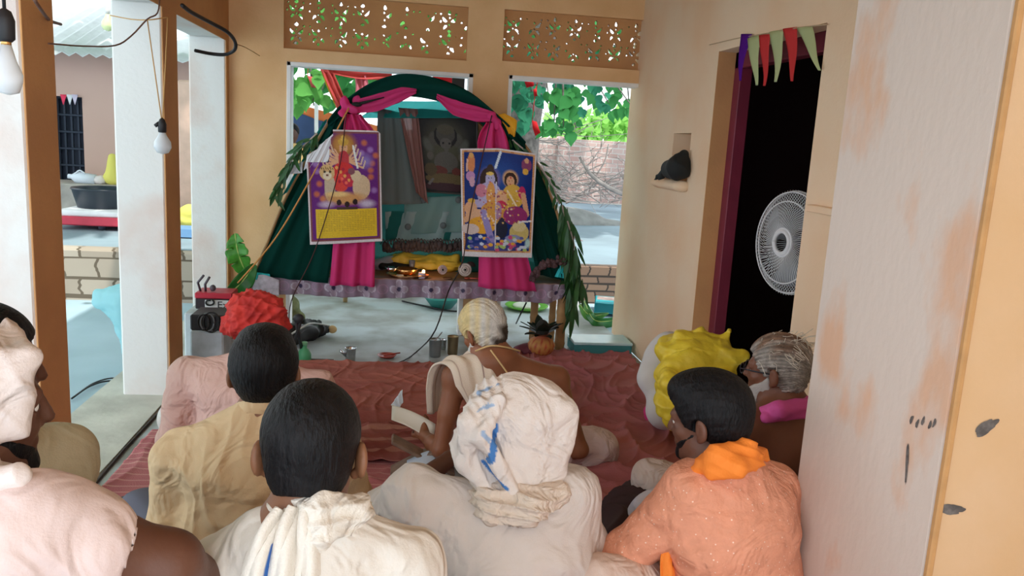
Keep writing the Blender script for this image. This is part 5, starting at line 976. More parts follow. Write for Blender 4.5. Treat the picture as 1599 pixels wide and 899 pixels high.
obj('hub_ring', join(tube(ringp(.058, .064, 30), .012, 8), tube(ringp(.072, .060, 30), .006, 8)), M_fw, t)
obj('motor', lathe(fc, [(.01, -.22), (.07, -.20), (.085, -.08), (.05, -.05), (.03, .01), (.002, .03)], 24, axis=fd), mat('motor_dark', (.04, .04, .05), .4), t)
for k in range(3):
    a_ = 2.1*k+.4; P = np.zeros((8, 6, 3))
    for i in range(8):
        for j in range(6): rr = .03+.20*i/7; aa = a_+(j-2.5)*.16*(.5+i/7); P[i, j] = fc+rr*(math.cos(aa)*e1+math.sin(aa)*e2)+fd*(.02*(j-2.5)/2.5)
    obj('blade', grid(P, .002), mat('blade_grey', (.20, .22, .24), .3), t)
pb = fc-fd*.15; obj('pole', tube([pb, (pb[0], pb[1], .04)], .018, 10), M_fw, t); obj('base', lathe((pb[0], pb[1], 0), [(.20, 0), (.20, .015), (.05, .04), (.02, .045)], 28), M_fw, t)
# bunting
XB = XR-.012
sp = [onX(x, y, XB) for x, y in ((1108, 70), (1150, 60), (1180, 55), (1215, 49), (1250, 43), (1292, 38))]
obj('bunting_string', tube(curve(sp, 30), .0025, 5), mat('string_tan', (.55, .40, .25), .8), label='thin string of bunting across the top of the doorway', cat='string')
FL = [((1157, 53), (1173, 53), (1153, 126), (.13, .02, .32), 'violet'), ((1167, 60), (1187, 54), (1178, 133), (.62, .68, .36), 'pale green leftmost'), ((1185, 55), (1202, 53), (1192, 134), (.75, .07, .07), 'narrow red'),
      ((1201, 50), (1222, 46), (1213, 128), (.62, .68, .36), 'pale green middle'), ((1222, 45), (1243, 42), (1240, 127), (.75, .07, .07), 'wide red'), ((1244, 44), (1267, 40), (1281, 110), (.62, .68, .36), 'pale green slanting rightmost')]
for k, (A0, B0, C0, c, nm) in enumerate(FL):
    a0, b0, c0 = [onX(*q, XB-.004) for q in (A0, B0, C0)]; P = np.zeros((5, 12, 3))
    for i in range(5):
        for j in range(12): s, tt_ = i/4, j/11; P[i, j] = (a0*(1-s)+b0*s)*(1-tt_)+(c0+(b0-a0)*(s-.5)*.10)*tt_+[-.012*math.sin(tt_*4+k)*tt_-.004*math.sin(s*5), 0, 0]
    obj('bunting_flag', grid(P, .001), thin_cloth('flag_%d' % k, c, 0, .35), label=nm+' triangular bunting flag over the doorway', cat='flag', group='bunting flags over the doorway')
# bulbs and wires on the left
M_wo = mat('wire_ochre', (.55, .32, .12), .7); M_wb = mat('wire_brown', (.14, .07, .05), .7)
bp = px(253, 185, 3.9); t = empty('hanging_bulb', bp, 'frosted bulb in black holder hanging before the second pillar', 'bulb')
obj('holder', lathe(bp+[0, 0, -.045], [(.012, -.02), (.018, -.015), (.019, .02), (.012, .04), (.004, .048)], 14), M_blk, t); obj('stub', tube([bp+[-.012, 0, -.02], bp+[-.028, -.01, -.035]], .009, 6), M_blk, t)
M_bulb = mat('frosted_bulb', (.78, .82, .86), .3, trans=.25)
obj('glass', lathe(bp+[0, 0, -.16], [(.003, 0), (.025, .006), (.038, .03), (.036, .055), (.018, .085), (.013, .10)], 20), M_bulb, t)
obj('socket_wire', join(tube([bp+[-.002, 0, 0], px(230, 30, 3.95)], .003, 5), tube([bp+[.003, 0, 0], px(262, 28, 4.0)], .003, 5)), M_wo, t)
b2 = px(7, 22, 1.5); t = empty('hanging_bulb', b2, 'white bulb in black holder at the top left corner', 'bulb')
obj('holder', lathe(b2+[0, 0, -.03], [(.009, -.015), (.014, -.01), (.015, .02), (.010, .035), (.002, .04)], 16), M_blk, t); obj('collar', lathe(b2+[0, 0, -.052], [(.008, 0), (.008, .012)], 14), M_brass, t)
obj('glass', lathe(b2+[0, 0, -.12], [(.002, -.012), (.016, -.008), (.022, .01), (.023, .022), (.014, .045), (.008, .07)], 22), M_bulb, t); obj('flex', tube([b2+[0, 0, .008], b2+[0, 0, .3]], .003, 5), M_blk, t)
b3 = px(168, 20, 6.5); t = empty('hanging_bulb', b3, 'yellow green frosted bulb under the left beam outside', 'bulb')
obj('glass', lathe(b3+[0, 0, -.13], [(.003, 0), (.03, .008), (.045, .035), (.042, .065), (.02, .10), (.014, .12)], 20), mat('bulb_green', (.75, .85, .45), .4), t); obj('holder', lathe(b3+[0, 0, -.012], [(.014, 0), (.016, .03), (.008, .045)], 12), mat('holder_grey', (.6, .6, .6), .5), t)
cord('brown_wire', [px(54, 0, 2.6), px(64, 15, 2.7), px(78, 32, 3.2), px(95, 38, 3.6)], .006, M_wb, 'brown wire crossing the top of the first left pillar', 'wire')
cord('thin_wire', [px(76, 68, 3.0), px(130, 72, 3.4), px(180, 71, 3.8), px(205, 56, 3.9), px(230, 30, 3.95), px(246, 20, 4.0), px(250, -10, 4.1)], .0035, M_wb, 'thin wire sagging between the first and second left pillars', 'wire')
cord('ochre_wire', [px(172, 24, 4.3), px(205, 30, 4.2), px(232, 31, 4.0), px(262, 27, 4.05)], .003, M_wo, 'ochre wire under the beam beside the hanging bulb', 'wire')
cord('black_hose', [px(284, 8, 4.2), px(300, 20, 4.3), px(330, 36, 4.5), px(355, 50, 4.6), px(367, 65, 4.7), px(366, 78, 4.75), px(352, 85, 4.8), px(330, 84, 4.8), px(305, 79, 4.7)], .010, M_blk, 'thick black cable loop hanging under the left beam', 'cable', 40)
cord('ochre_wire', [px(366, 68, 4.75), px(385, 75, 5.5), px(410, 90, 6.19)], .003, M_wo, 'ochre wire from the cable loop to the back wall', 'wire')
# rehal book stand with pages, papers
def pl(corners, th, m, name, par): q = [np.array(c) for c in corners]; return obj(name, grid(np.array([[q[0], q[3]], [q[1], q[2]]]), th), m, par, smooth=False)
o_ = onZ(660, 735, .03); t = empty('book_stand', o_, 'crossed wooden book stand on the rug beside the priest', 'book stand'); M_wd = mat('stand_wood', (.26, .17, .12), .6, var=.3, vscale=20)
obj('leg_board', box((-.16, -.05, -.008), (.16, .05, .008), roty(-.55)) if False else (box((-.16, -.05, -.008), (.16, .05, .008))[0]@roty(-.5).T+o_+[0, 0, .075], box((0, 0, 0), (1, 1, 1))[1]), M_wd, t, smooth=False)
obj('leg_board', (box((-.16, -.05, -.008), (.16, .05, .008))[0]@roty(.5).T+o_+[.0, 0.0, .075], box((0, 0, 0), (1, 1, 1))[1]), M_wd, t, smooth=False)
o2_ = onZ(668, 722, .10); obj('open_papers', strip([o2_+[-.09, -.04, -.02], o2_+[0, 0, .01], o2_+[.13, .05, .0]], .13, (0, 1, .3), 8, 1, .006, .003), mat('paper_blue', (.55, .66, .80), .6), label='pale blue papers lying on the book stand', cat='papers')
obj('shade_heap', sdf([cap(onZ(985, 790, .05), onZ(960, 850, .05), .10, .10, .05), cap(onZ(1010, 800, .05), onZ(1030, 870, .05), .09, .08, .05), cut((0, 0, .022), (0, 0, -1))], .009, folds(.016, .8, 4)), mat('shade_heap', (.045, .022, .025), .9), label='dark heap added for the shade on the rug between the two front men', cat='shawl')  # dark heap added to give the shade on the floor between the men
obj('dark_gadget', sdf([cap(onZ(190, 800, .05), onZ(232, 800, .05), .05, .045, .03), cap(onZ(200, 790, .06), onZ(228, 787, .06), .03, .03, .02), cut((0, 0, .018), (0, 0, -1))], .006, folds(.010, 1.5, 6)), mat('navy_bundle', (.035, .035, .06), .5), label='small navy bundle on the pink rug edge', cat='bundle')
# ================================================================ PEOPLE
def Rm(yaw, pitch=0, roll=0):      # yaw 0 = looking along +Y (away from the camera), positive yaw = towards -X (left)
    return rotz(yaw)@rotx(pitch)@roty(roll)
def head_prims(c, R, s=1, beard=0):
    T = lambda v: c+R@(np.array(v, float)*s)
    P = [ell(T((0, -.018, .038)), np.array((.077, .098, .086))*s, R, .02), ell(T((0, .022, -.03)), np.array((.060, .074, .085))*s, R, .03),
         cap(T((-.04, .02, -.065)), T((-.012, .068, -.098)), .026*s, .018*s, .025), cap(T((.04, .02, -.065)), T((.012, .068, -.098)), .026*s, .018*s, .025),
         cap(T((-.036, .076, .026)), T((.036, .076, .026)), .013*s, None, .012), cap(T((-.045, .058, -.022)), T((-.03, .076, -.03)), .018*s, .012*s, .015), cap(T((.045, .058, -.022)), T((.03, .076, -.03)), .018*s, .012*s, .015),
         ell(T((-.031, .101, .004)), np.array((.017, .016, .011))*s, R, .010, True), ell(T((.031, .101, .004)), np.array((.017, .016, .011))*s, R, .010, True),
         cap(T((0, .088, .020)), T((0, .108, -.022)), .008*s, .012*s, .010), cap(T((-.012, .094, -.028)), T((.012, .094, -.028)), .0085*s, None, .006),
         cap(T((-.018, .086, -.056)), T((.018, .086, -.056)), .0085*s, None, .005), cap(T((-.015, .084, -.070)), T((.015, .084, -.070)), .0095*s, None, .006), ell(T((0, .084, -.097)), np.array((.020, .016, .016))*s, R, .015),
         cap(T((0, -.035, -.05)), T((0, -.045, -.13)), .056*s, .056*s, .03)]
    for sx in (-1, 1):
        P += [cap(T((sx*.018, .083, .013)), T((sx*.045, .076, .012)), .0055*s, None, .006), cap(T((sx*.018, .082, -.005)), T((sx*.044, .076, -.004)), .0045*s, None, .006)]
        Re = R@rotz(sx*.45)
        P += [ell(T((sx*.092, -.022, -.008)), np.array((.010, .021, .035))*s, Re, .008), ell(T((sx*.101, -.014, -.004)), np.array((.006, .010, .018))*s, Re, .004, True), ell(T((sx*.080, -.010, -.038)), np.array((.009, .010, .011))*s, Re, .006)]
    return P
def hair_prims(c, R, s, kind, seed=0):
    T = lambda v: c+R@(np.array(v, float)*s); Ri = np.linalg.inv(R)
    e = {'short': .011, 'thick': .020, 'grey': .014, 'long': .018}[kind]
    zl = {'short': -.062, 'thick': -.075, 'grey': -.085, 'long': -.095}[kind]
    P = [ell(T((0, -.020, .040)), (np.array((.077, .098, .086))+e)*s, R, .02), ell(T((0, -.045, -.02)), np.array((.066+e*.5, .060+e*.8, .070))*s, R, .025)]
    if kind == 'thick': P += [ell(T((0, .030, .098)), np.array((.070, .060, .036))*s, R, .03), ell(T((0, -.06, .03)), np.array((.085, .066, .08))*s, R, .03)]
    def f(x, y, z, F):
        qx, qy, qz = x-c[0], y-c[1], z-c[2]
        lx = (Ri[0, 0]*qx+Ri[0, 1]*qy+Ri[0, 2]*qz)/s; ly = (Ri[1, 0]*qx+Ri[1, 1]*qy+Ri[1, 2]*qz)/s; lz = (Ri[2, 0]*qx+Ri[2, 1]*qy+Ri[2, 2]*qz)/s
        yf = np.interp(lz, [-.12, -.06, -.03, .0, .03, .055, .085, .15], [-.06, -.045, -.02, .030, .045, .055, .088, .14])
        F = np.maximum(F, (ly-yf)*.8*s); F = np.maximum(F, (zl-lz+.25*np.abs(ly+.06))*.8*s)
        d = (np.sqrt(((np.abs(lx)-.088)/.022)**2+((ly+.014)/.024)**2+((lz+.010)/.036)**2)-1)*.02*s
        return np.maximum(F, -d)
    return P+[('fn', f)]
def beard_prims(c, R, s, off=.005, low=0):
    Ri = np.linalg.inv(R)
    T = lambda v: c+R@(np.array(v, float)*s)
    P = [ell(T((0, .022, -.032)), (np.array((.060, .074, .085))+off)*s, R, .02), ell(T((0, .080, -.098)), (np.array((.022, .018, .018))+off)*s, R, .02)]
    if low: P.append(cap(T((0, .07, -.10)), T((0, .075, -.10-low)), .045*s, .02*s, .03))
    def f(x, y, z, F):
        qx, qy, qz = x-c[0], y-c[1], z-c[2]
        lx = (Ri[0, 0]*qx+Ri[0, 1]*qy+Ri[0, 2]*qz)/s; ly = (Ri[1, 0]*qx+Ri[1, 1]*qy+Ri[1, 2]*qz)/s; lz = (Ri[2, 0]*qx+Ri[2, 1]*qy+Ri[2, 2]*qz)/s
        F = np.maximum(F, (lz-np.interp(ly, [-.02, .0, .03, .06, .09, .12], [.0, -.005, -.035, -.048, -.068, -.074]))*.8*s); F = np.maximum(F, (.0-ly)*.8*s)
        return F
    return P+[('fn', f)]
def strands(c, R, s, amp=.0025, fr=260, seed=0):
    Ri = np.linalg.inv(R)
    def fn(V):
        q = (V-c)@Ri.T/s; th = np.arctan2(q[:, 0], q[:, 2]+.02); return amp*(np.sin(th*38+q[:, 1]*40+seed)+.6*np.sin(th*77+q[:, 1]*90)+.8*np.sin(th*15+q[:, 1]*22+seed))*.6
    return fn
def hand_prims(W, d, n, side, curl=.5, s=1, spread=.10):
    # W wrist, d finger direction, n palm normal (fingers curl towards it), side: +1 thumb on cross(d, n) side
    d = _n(d); n = _n(np.array(n)-np.dot(n, d)*d); t = np.cross(d, n)*side; P = []; W = np.array(W, float)
    for k, o in enumerate((.030, .010, -.010, -.029)): P.append(cap(W+t*o*.45*s, W+d*.088*s+t*o*s, .016*s, .0115*s, .010))
    for k, (o, L) in enumerate(((.030, .072), (.010, .082), (-.010, .076), (-.029, .060))):
        p = W+d*.088*s+t*o*s; a = 0; seg = [L*.45, L*.30, L*.25]; dd = _n(d+t*spread*(1.5-k))
        for q, l in enumerate(seg):
            a += curl*(.75 if q == 0 else 1.0)*(1+.08*k); e = dd*math.cos(a)+n*math.sin(a); p2 = p+e*l*s; P.append(cap(p, p2, (.0088-.0008*q)*s, (.0082-.0010*q)*s, .002)); p = p2
    p = W+d*.022*s+t*.026*s+n*.006*s; a1 = _n(d*.75+t*.75+n*.35); p2 = p+a1*.040*s; P.append(cap(W+d*.01*s+t*.01*s, p2, .017*s, .0105*s, .010)); a2 = _n(d*1+t*.2+n*(.3+curl*.5)); p3 = p2+a2*.030*s; P += [cap(p2, p3, .0100*s, .0092*s, .003), cap(p3, p3+_n(d+n*(.3+curl*.6))*.024*s, .0092*s, .0075*s, .003)]
    return P
def skel(H, yaw, pelvis, z0=0, sw=.19, R=None, **ov):
    f = np.array([-math.sin(yaw), math.cos(yaw), 0]); r_ = np.array([math.cos(yaw), math.sin(yaw), 0]); up = np.array([0, 0, 1.])
    J = dict(H=np.array(H, float), f=f, r=r_); P = np.array([pelvis[0], pelvis[1], z0+.115]); J['P'] = P
    hr = Rm(yaw) if R is None else R; J['R'] = hr
    N = J['H']+hr@np.array([0, -.045, -.125])+up*-.02; J['N'] = N
    C = N*.68+P*.32-f*.015; J['C'] = C; J['B'] = N*.36+P*.64-f*.02
    for s, n in ((-1, 'L'), (1, 'R')):
        J['S'+n] = N-up*.045+r_*s*sw; J['E'+n] = J['S'+n]-up*.26+r_*s*.06+f*.04; J['W'+n] = J['E'+n]+f*.20-r_*s*.05-up*.02
        J['Q'+n] = P+r_*s*.10; J['K'+n] = P+f*.30+r_*s*.33+up*.06; J['A'+n] = P+f*.36-r_*s*.10-up*.05
        J['D'+n] = _n(J['W'+n]-J['E'+n])
    J.update({k: np.array(v, float) if not isinstance(v, (int, float, str)) else v for k, v in ov.items()})
    for n in 'LR': J['D'+n] = ov.get('D'+n, _n(J['W'+n]-J['E'+n]))
    return J
def body_prims(J, hs=1, fat=1., arm=1.):
    r_ = J['r']; P = head_prims(J['H'], J['R'], hs)
    P += [cap(J['H']+J['R']@np.array([0, -.04, -.09])*hs, J['N'], .054*hs, .060, .03), cap(J['N'], J['C'], .062, .098*fat, .05, lat=r_, f=1.35), cap(J['C'], J['B'], .100*fat, .090*fat, .05, lat=r_, f=1.42), cap(J['B'], J['P'], .092*fat, .112*fat, .05, lat=r_, f=1.35)]
    for s, n in ((-1, 'L'), (1, 'R')):
        S_, E, W, Q, K, A = [J[k+n] for k in 'SEWQKA']
        P += [cap(J['N']+r_*s*.04-np.array([0, 0, .005]), S_, .050, .054*arm, .05), cap(J['C']+r_*s*.07, S_, .075*fat, .05*arm, .05), cap(S_, (S_+E)/2, .054*arm, .046*arm, .03), cap((S_+E)/2, E, .046*arm, .038*arm, .02),
              cap(E, E*.6+W*.4, .039*arm, .040*arm, .02), cap(E*.6+W*.4, W, .040*arm, .026*arm, .02, ), cap(Q, K, .088, .058, .04), cap(K, K*.55+A*.45, .056, .052, .03), cap(K*.55+A*.45, A, .052, .034, .03), cap(A, A+J['f']*.10+r_*s*-.08, .034, .024, .02, ), cap(A, A-J['f']*.03, .036, .030, .02)]
        nn = J.get('n'+n, -np.array([0, 0, 1.])+r_*(-s)*.4); P += hand_prims(W, J['D'+n], nn, J.get('t'+n, 1 if s < 0 else -1), J.get('c'+n, .55), 1.02)
    return P
def shirt_prims(J, sleeve=1.0, loose=1., fat=1., collar=True, arm=1., low=True):
    r_ = J['r']; k = loose; P = [cap(J['N']-np.array([0, 0, .02]), J['C'], .080*k, .122*k*fat, .06, lat=r_, f=1.35), cap(J['C'], J['B'], .124*k*fat, .122*k*fat, .05, lat=r_, f=1.38), cap(J['B'], J['P'], .124*k*fat, .150*k*fat, .05, lat=r_, f=1.35)]
    if collar: P.append(cap(J['N']+_n(J['H']-J['N'])*.02, J['N']-np.array([0, 0, .02]), .070, .085, .02))
    for s, n in ((-1, 'L'), (1, 'R')):
        S_, E, W = [J[k_+n] for k_ in 'SEW']
        P += [cap(J['N']+r_*s*.05-np.array([0, 0, .02]), S_, .062, .072*arm, .05), cap(J['C']+r_*s*.07, S_, .10*k*fat, .07*arm, .05)]
        sl = sleeve if not isinstance(sleeve, dict) else sleeve[n]
        if sl <= 1: e = S_+(E-S_)*sl; P.append(cap(S_, e, .074*arm, (.074-.010*sl)*arm+.004, .03)); 
        else: e = E+(W-E)*(sl-1); P += [cap(S_, E, .074*arm, .064*arm, .03), cap(E, e, .064*arm, .050*arm, .03)]
        d = _n(e-(S_ if sl <= 1 else E)); P.append(cap(e-d*.02, e+d*.12, (.052 if sl <= 1 else .040)*arm, None, .004, sub=True))
    P.append(cap(J['N']+_n(J['H']-J['N'])*.045, J['H'], .058, .060, .004, sub=True))
    return P
def legs_prims(J, k=1., ank=.85):
    r_ = J['r']; P = [cap(J['QL'], J['QR'], .125, None, .05)]
    for s, n in ((-1, 'L'), (1, 'R')): Q, K, A = [J[q+n] for q in 'QKA']; P += [cap(Q, K, .112*k, .082*k, .05), cap(K, K+(A-K)*ank, .082*k, .066*k, .04)]
    return P
def eyes(t, J, hs=1, open_=True):
    for sx in (-1, 1):
        c = J['H']+J['R']@(np.array([sx*.031, .0735, .004])*hs); e = obj('eye', blob(c, (.0125*hs,)*3, n=14, m=10), mat('eye_white', (.75, .72, .68), .25), t)
        sub('iris', blob(J['H']+J['R']@(np.array([sx*.031, .0848, .004])*hs), (.005*hs, .003*hs, .005*hs), J['R'], 12, 8), mat('iris_dark', (.03, .015, .01), .2), e)
def skinmat(name, c): return mat(name, c, .48, var=.18, vscale=9, bump=.10, bscale=90, sss=.05, lo=.3, hi=.7)
def wrapd(c, R, amp=.006, fr=70, tilt=(.3, .2, 1), seed=0):      # wound-cloth ridges
    Ri = np.linalg.inv(R); d = _n(tilt); 
    def fn(V):
        q = (V-c)@Ri.T; w = .25*np.sin(q[:, 0]*18+seed)+.2*np.sin(q[:, 1]*21+seed*2)+.1*np.sin(q@np.array([40, 30, 10.])); h_ = q@d; return amp*(1-2*np.abs(np.sin(h_*fr+w*4))**.7)*(.6+.4*np.sin(q[:, 0]*9+q[:, 1]*11+seed))
    return fn
def person(label, J, z0=0): return empty('person', (J['P'][0], J['P'][1], z0), label, 'person')
UP = np.array([0, 0, 1.])
def headpt(x, ytop, D, top=.125): return px(x, ytop, D)-UP*top

# ---- the man in the red turban
J = skel(headpt(400, 470, 3.42, .12), .05, (px(385, 700, 3.42)[0], 3.36), sw=.20, R=Rm(.1, -.1), SL=px(296, 585, 3.40), SR=px(492, 605, 3.38), EL=px(268, 680, 3.36), ER=px(520, 690, 3.45), WR=px(500, 720, 3.62), WL=px(310, 730, 3.62))
t = person('seated man in red turban and pale pink shirt near left pillar', J); M_sk1 = skinmat('skin_brown', (.20, .085, .045))
obj('body', sdf(body_prims(J), .0075), M_sk1, t)
obj('shirt', sdf(shirt_prims(J, 1.8, 1.12, 1.05), .0075, lambda V: folds(.016, .7, 2, (1, 0, .35))(V)+facets(.016, .22, 4, bias=(1.2, 1, .6))(V)), mat('shirt_pink', (.70, .45, .39), .85, var=.08, bump=.2, bscale=200, wrk=7), t)
obj('trousers', sdf(legs_prims(J), .010, folds(.010, .8, 1)), mat('cloth_white', (.66, .63, .60), .85, bump=.15, bscale=220, wrk=8), t)
c = J['H']+J['R']@np.array([0, -.02, .06]); Rt = J['R']
tp = [ell(c+[0, 0, .02], (.118, .128, .090), Rt, .02), ell(c+[0, 0, -.035], (.132, .138, .055), Rt, .02), cap(c+[-.10, 0, -.05], c+[.09, -.06, .03], .045, .04, .03), cap(c+[.10, 0, -.04], c+[-.05, -.10, .02], .04, .035, .03), ell(c+[.01, -.05, .065], (.05, .05, .035), None, .03)]
obj('turban', sdf(tp, .005, lambda V: wrapd(c, Rt, .008, 62, (.35, .3, 1), 1)(V)+wrapd(c, Rt, .006, 80, (-.6, .2, .7), 3)(V)+crumple(.012, .028, 5)(V)), mat('turban_red', (.62, .045, .035), .85, col2=(.36, .02, .02), vscale=14, lo=.3, hi=.6), t)
obj('collar', sdf([cap(px(372, 540, 3.30), px(398, 545, 3.28), .018, .018, .02), cap(px(372, 540, 3.30), px(362, 560, 3.30), .016, .012, .02)], .005), MATS['shirt_pink'], t)
# ---- the dark haired man in the cream shirt
J = skel(headpt(413, 522, 2.50, .122), .14, (px(385, 800, 2.5)[0], 2.46), sw=.2, R=Rm(.10, -.06), SL=px(282, 712, 2.47), SR=px(520, 700, 2.46), EL=px(262, 815, 2.44), ER=px(560, 800, 2.50), WL=px(300, 850, 2.68), WR=px(520, 850, 2.7))
t = person('seated man with short black hair in a cream shirt, behind red turban', J)
obj('body', sdf(body_prims(J, 1.06), .0065), skinmat('skin_mid', (.24, .10, .05)), t)
def shf(V): return facets(.015, .26, 6, bias=(1.4, 1, .5))(V)+folds(.010, .75, 6, (1, 0, .15))(V)*np.clip((J['N'][2]-V[:, 2]-.1)*5, .15, 1.2)+folds(.005, 1.4, 2, (.6, .3, 1))(V)
Jc = dict(J); obj('shirt', sdf(shirt_prims(J, 1.15, 1.12, 1.08, arm=1.05), .0065, shf), mat('shirt_cream', (.64, .45, .26), .8, var=.06, bump=.15, bscale=220, wrk=6), t)
nb = J['N']+_n(J['H']-J['N'])*.028; ax_ = _n(J['H']-J['N']); ring = [nb+.068*(math.cos(a_)*J['r']+math.sin(a_)*np.cross(ax_, J['r']))-ax_*.008*(1 if math.sin(a_) > 0 else -1) for a_ in np.linspace(0, 6.283, 24)]
obj('collar', sdf([cap(ring[i], ring[i+1], .017, None, .01, lat=(0, 0, 1), f=1.5) for i in range(23)], .0045), MATS['shirt_cream'], t)
obj('trousers', sdf(legs_prims(J), .010, folds(.010, .8, 2)), mat('trouser_dark', (.10, .10, .13), .85), t)
M_hair = mat('hair_black', (.008, .007, .008), .52, col2=(.003, .003, .004), vscale=30, spec=.2, bump=.7, bscale=60, stretch=(2.2, 1.2, .6))
obj('hair', sdf(hair_prims(J['H'], J['R'], 1.08, 'thick'), .0045, strands(J['H'], J['R'], 1.1, .0005)), M_hair, t)
# ---- the nearest black haired man with the white shawl
J = skel(headpt(489, 608, 1.47, .122), .0, (px(485, 899, 1.45)[0], 1.42), z0=.04, sw=.165, R=Rm(-.05, -.12), SL=px(352, 905, 1.44), SR=px(628, 885, 1.44))
t = person('nearest seated man with cropped black hair and white shawl on neck', J)
obj('body', sdf(body_prims(J, 1.02), .005), skinmat('skin_mid2', (.25, .105, .05)), t)
obj('shirt', sdf(shirt_prims(J, 1.7, 1.06, 1.02, collar=False), .006, facets(.014, .25, 3)), mat('shirt_white', (.70, .64, .57), .85, var=.06, bump=.15, bscale=220, wrk=7), t)
obj('trousers', sdf(legs_prims(J), .010, folds(.01, .8, 2)), MATS['cloth_white'], t)
obj('hair', sdf(hair_prims(J['H'], J['R'], 1.04, 'short'), .004, strands(J['H'], J['R'], 1.04, .0003)), M_hair, t)
N_ = J['N']; c1 = [px(450, 800, 1.43)+[0, -.06, .0], px(435, 790, 1.50), px(470, 778, 1.56)]
sp_ = [cap(px(440, 800, 1.40), px(500, 798, 1.36), .026, .028, .015, lat=(0, 0, 1), f=1.3), cap(px(500, 798, 1.36), px(560, 796, 1.40), .028, .026, .015, lat=(0, 0, 1), f=1.3), cap(px(560, 796, 1.40), px(562, 790, 1.50), .026, .02, .015), cap(px(440, 800, 1.40), px(445, 795, 1.50), .026, .02, .015),
       cap(px(445, 808, 1.39), px(500, 832, 1.345), .028, .03, .02), cap(px(500, 832, 1.345), px(556, 812, 1.38), .026, .018, .02), cap(px(545, 795, 1.385), px(570, 790, 1.41), .018, .012, .01)]
obj('shawl', sdf(sp_, .0045, lambda V: wrapd(px(500, 800, 1.45), np.eye(3), .004, 120, (.15, .2, 1), 2)(V)+folds(.0035, 2.2, 4)(V)), mat('shawl_white', (.74, .68, .60), .85, bump=.3, bscale=260, wrk=12), t)
V, Fs = strip([px(462, 792, 1.36), px(448, 830, 1.335), px(440, 880, 1.325), px(432, 950, 1.31), px(425, 1040, 1.31)], [.07, .11, .14, .15, .15], (1, 0, .15), 60, 3, .010, .006, 60, 2)
uu = np.tile(np.tile(np.linspace(0, 1, 60), len(V)//120), 2); cc = np.tile([.74, .68, .60], (len(V), 1)).astype(float); cc[(np.abs(uu-.30) < .035) & (V[:, 2] < px(440, 848, 1.33)[2])] = [.03, .13, .42]
obj('shawl_end', (V, Fs), mat('shawl_cloth', (1, 1, 1), .85, attr='Col', bump=.3, bscale=260), t, cols=cc, label='hanging shawl end with a blue stripe')
# ---- the priest, bare backed, reading from a paper
J = skel(headpt(755, 478, 3.44, .118), .42, (px(800, 720, 3.5)[0], 3.45), sw=.19, R=Rm(.62, -.42, -.1), SL=px(712, 588, 3.42), SR=px(868, 592, 3.44), EL=px(688, 702, 3.34), ER=px(906, 702, 3.40), WL=px(662, 680, 3.56), WR=px(850, 715, 3.60),
         DL=np.array([-.25, .75, .45]), nL=np.array([.5, .5, -.6]), cL=.75, KR=px(938, 698, 3.55), AR=px(850, 760, 3.5), KL=px(700, 742, 3.72), AL=px(800, 750, 3.7))
J['P'][2] = .12; t = person('bare backed old priest with pale yellowed hair reading a paper', J)
obj('body', sdf(body_prims(J, 1.0, 1.02, .95), .0060), skinmat('skin_copper', (.30, .11, .05)), t); eyes(t, J)
hm = lambda nm, c1, c2: mat(nm, c1, .7, col2=c2, vscale=9, lo=.42, hi=.6, bump=.7, bscale=120)
hc = J['H']; hp = hair_prims(hc, J['R'], 1.03, 'long')
V, Q = sdf(hp, .0045, strands(hc, J['R'], 1, .0025, seed=2)); q = (V-hc)@np.linalg.inv(J['R']).T
vx = V-hc; k1 = np.clip((vx[:, 0]*1.0-vx[:, 2]*.55-.03)*22+.4*np.sin(V[:, 2]*90+V[:, 0]*60), 0, 1)[:, None]; yl = np.clip((.02-vx[:, 0])*10+.3*np.sin(V[:, 0]*140), 0, 1)[:, None]
cc = (np.array([.74, .69, .62])*(1-yl)+np.array([.78, .60, .28])*yl)*(1-k1)+np.array([.07, .045, .03])*k1
obj('hair', (V, Q), mat('hair_yellowed', (1, 1, 1), .65, attr='Col', var=.25, vscale=40, bump=.6, bscale=140), t, cols=cc)
T = lambda v: hc+J['R']@np.array(v, float)
obj('beard', sdf(beard_prims(J['H'], J['R'], 1.0, .010, .02), .005, folds(.004, 3, 1)), mat('beard_white', (.70, .68, .65), .8, bump=.5, bscale=150), t)
V, Fs = strip([px(752, 640, 3.27), px(748, 600, 3.275), px(738, 560, 3.33), px(712, 556, 3.45), px(690, 590, 3.54), px(686, 640, 3.58)], [.10, .20, .22, .20, .17, .14], [(1, 0, -.05), (1, .0, .1), (1, .1, .3), (1, .1, .3), (.8, .6, 0), (.8, .6, 0)], 44, 2, .007, .010, 60, 1)
uu = np.tile(np.tile(np.linspace(0, 1, 44), len(V)//88), 2); cc = np.tile([.78, .65, .52], (len(V), 1)).astype(float); cc[np.abs(uu-.62) < .014] = [.25, .14, .12]; cc[np.abs(uu-.15) < .012] = [.5, .36, .28]
obj('shoulder_cloth', (V, Fs), MATS['shawl_cloth'], t, cols=cc, label='folded cream cloth with thin dark stripe over his left shoulder')
obj('sacred_thread', tube(curve([px(742, 548, 3.33), px(765, 540, 3.315), px(790, 542, 3.33), px(812, 548, 3.40)], 16), .004, 5), mat('thread', (.70, .48, .22), .8), t)
obj('sacred_thread', tube(curve([px(766, 546, 3.31), px(785, 572, 3.285), px(806, 602, 3.28), px(830, 640, 3.28)], 16), .004, 5), MATS['thread'], t)
obj('dhoti', sdf([cap(J['QL'], J['QR'], .14, None, .05), cap(J['QR'], J['KR'], .12, .088, .05), cap(J['KR'], J['KR']*.4+J['AR']*.6, .088, .07, .04), cap(J['QL'], J['KL'], .12, .075, .05), cap(J['KL'], J['KL']*.5+J['AL']*.5, .07, .06, .04)], .007, folds(.012, .8, 3)), mat('dhoti_pinkwhite', (.68, .54, .52), .85, bump=.15, bscale=200, wrk=8), t)
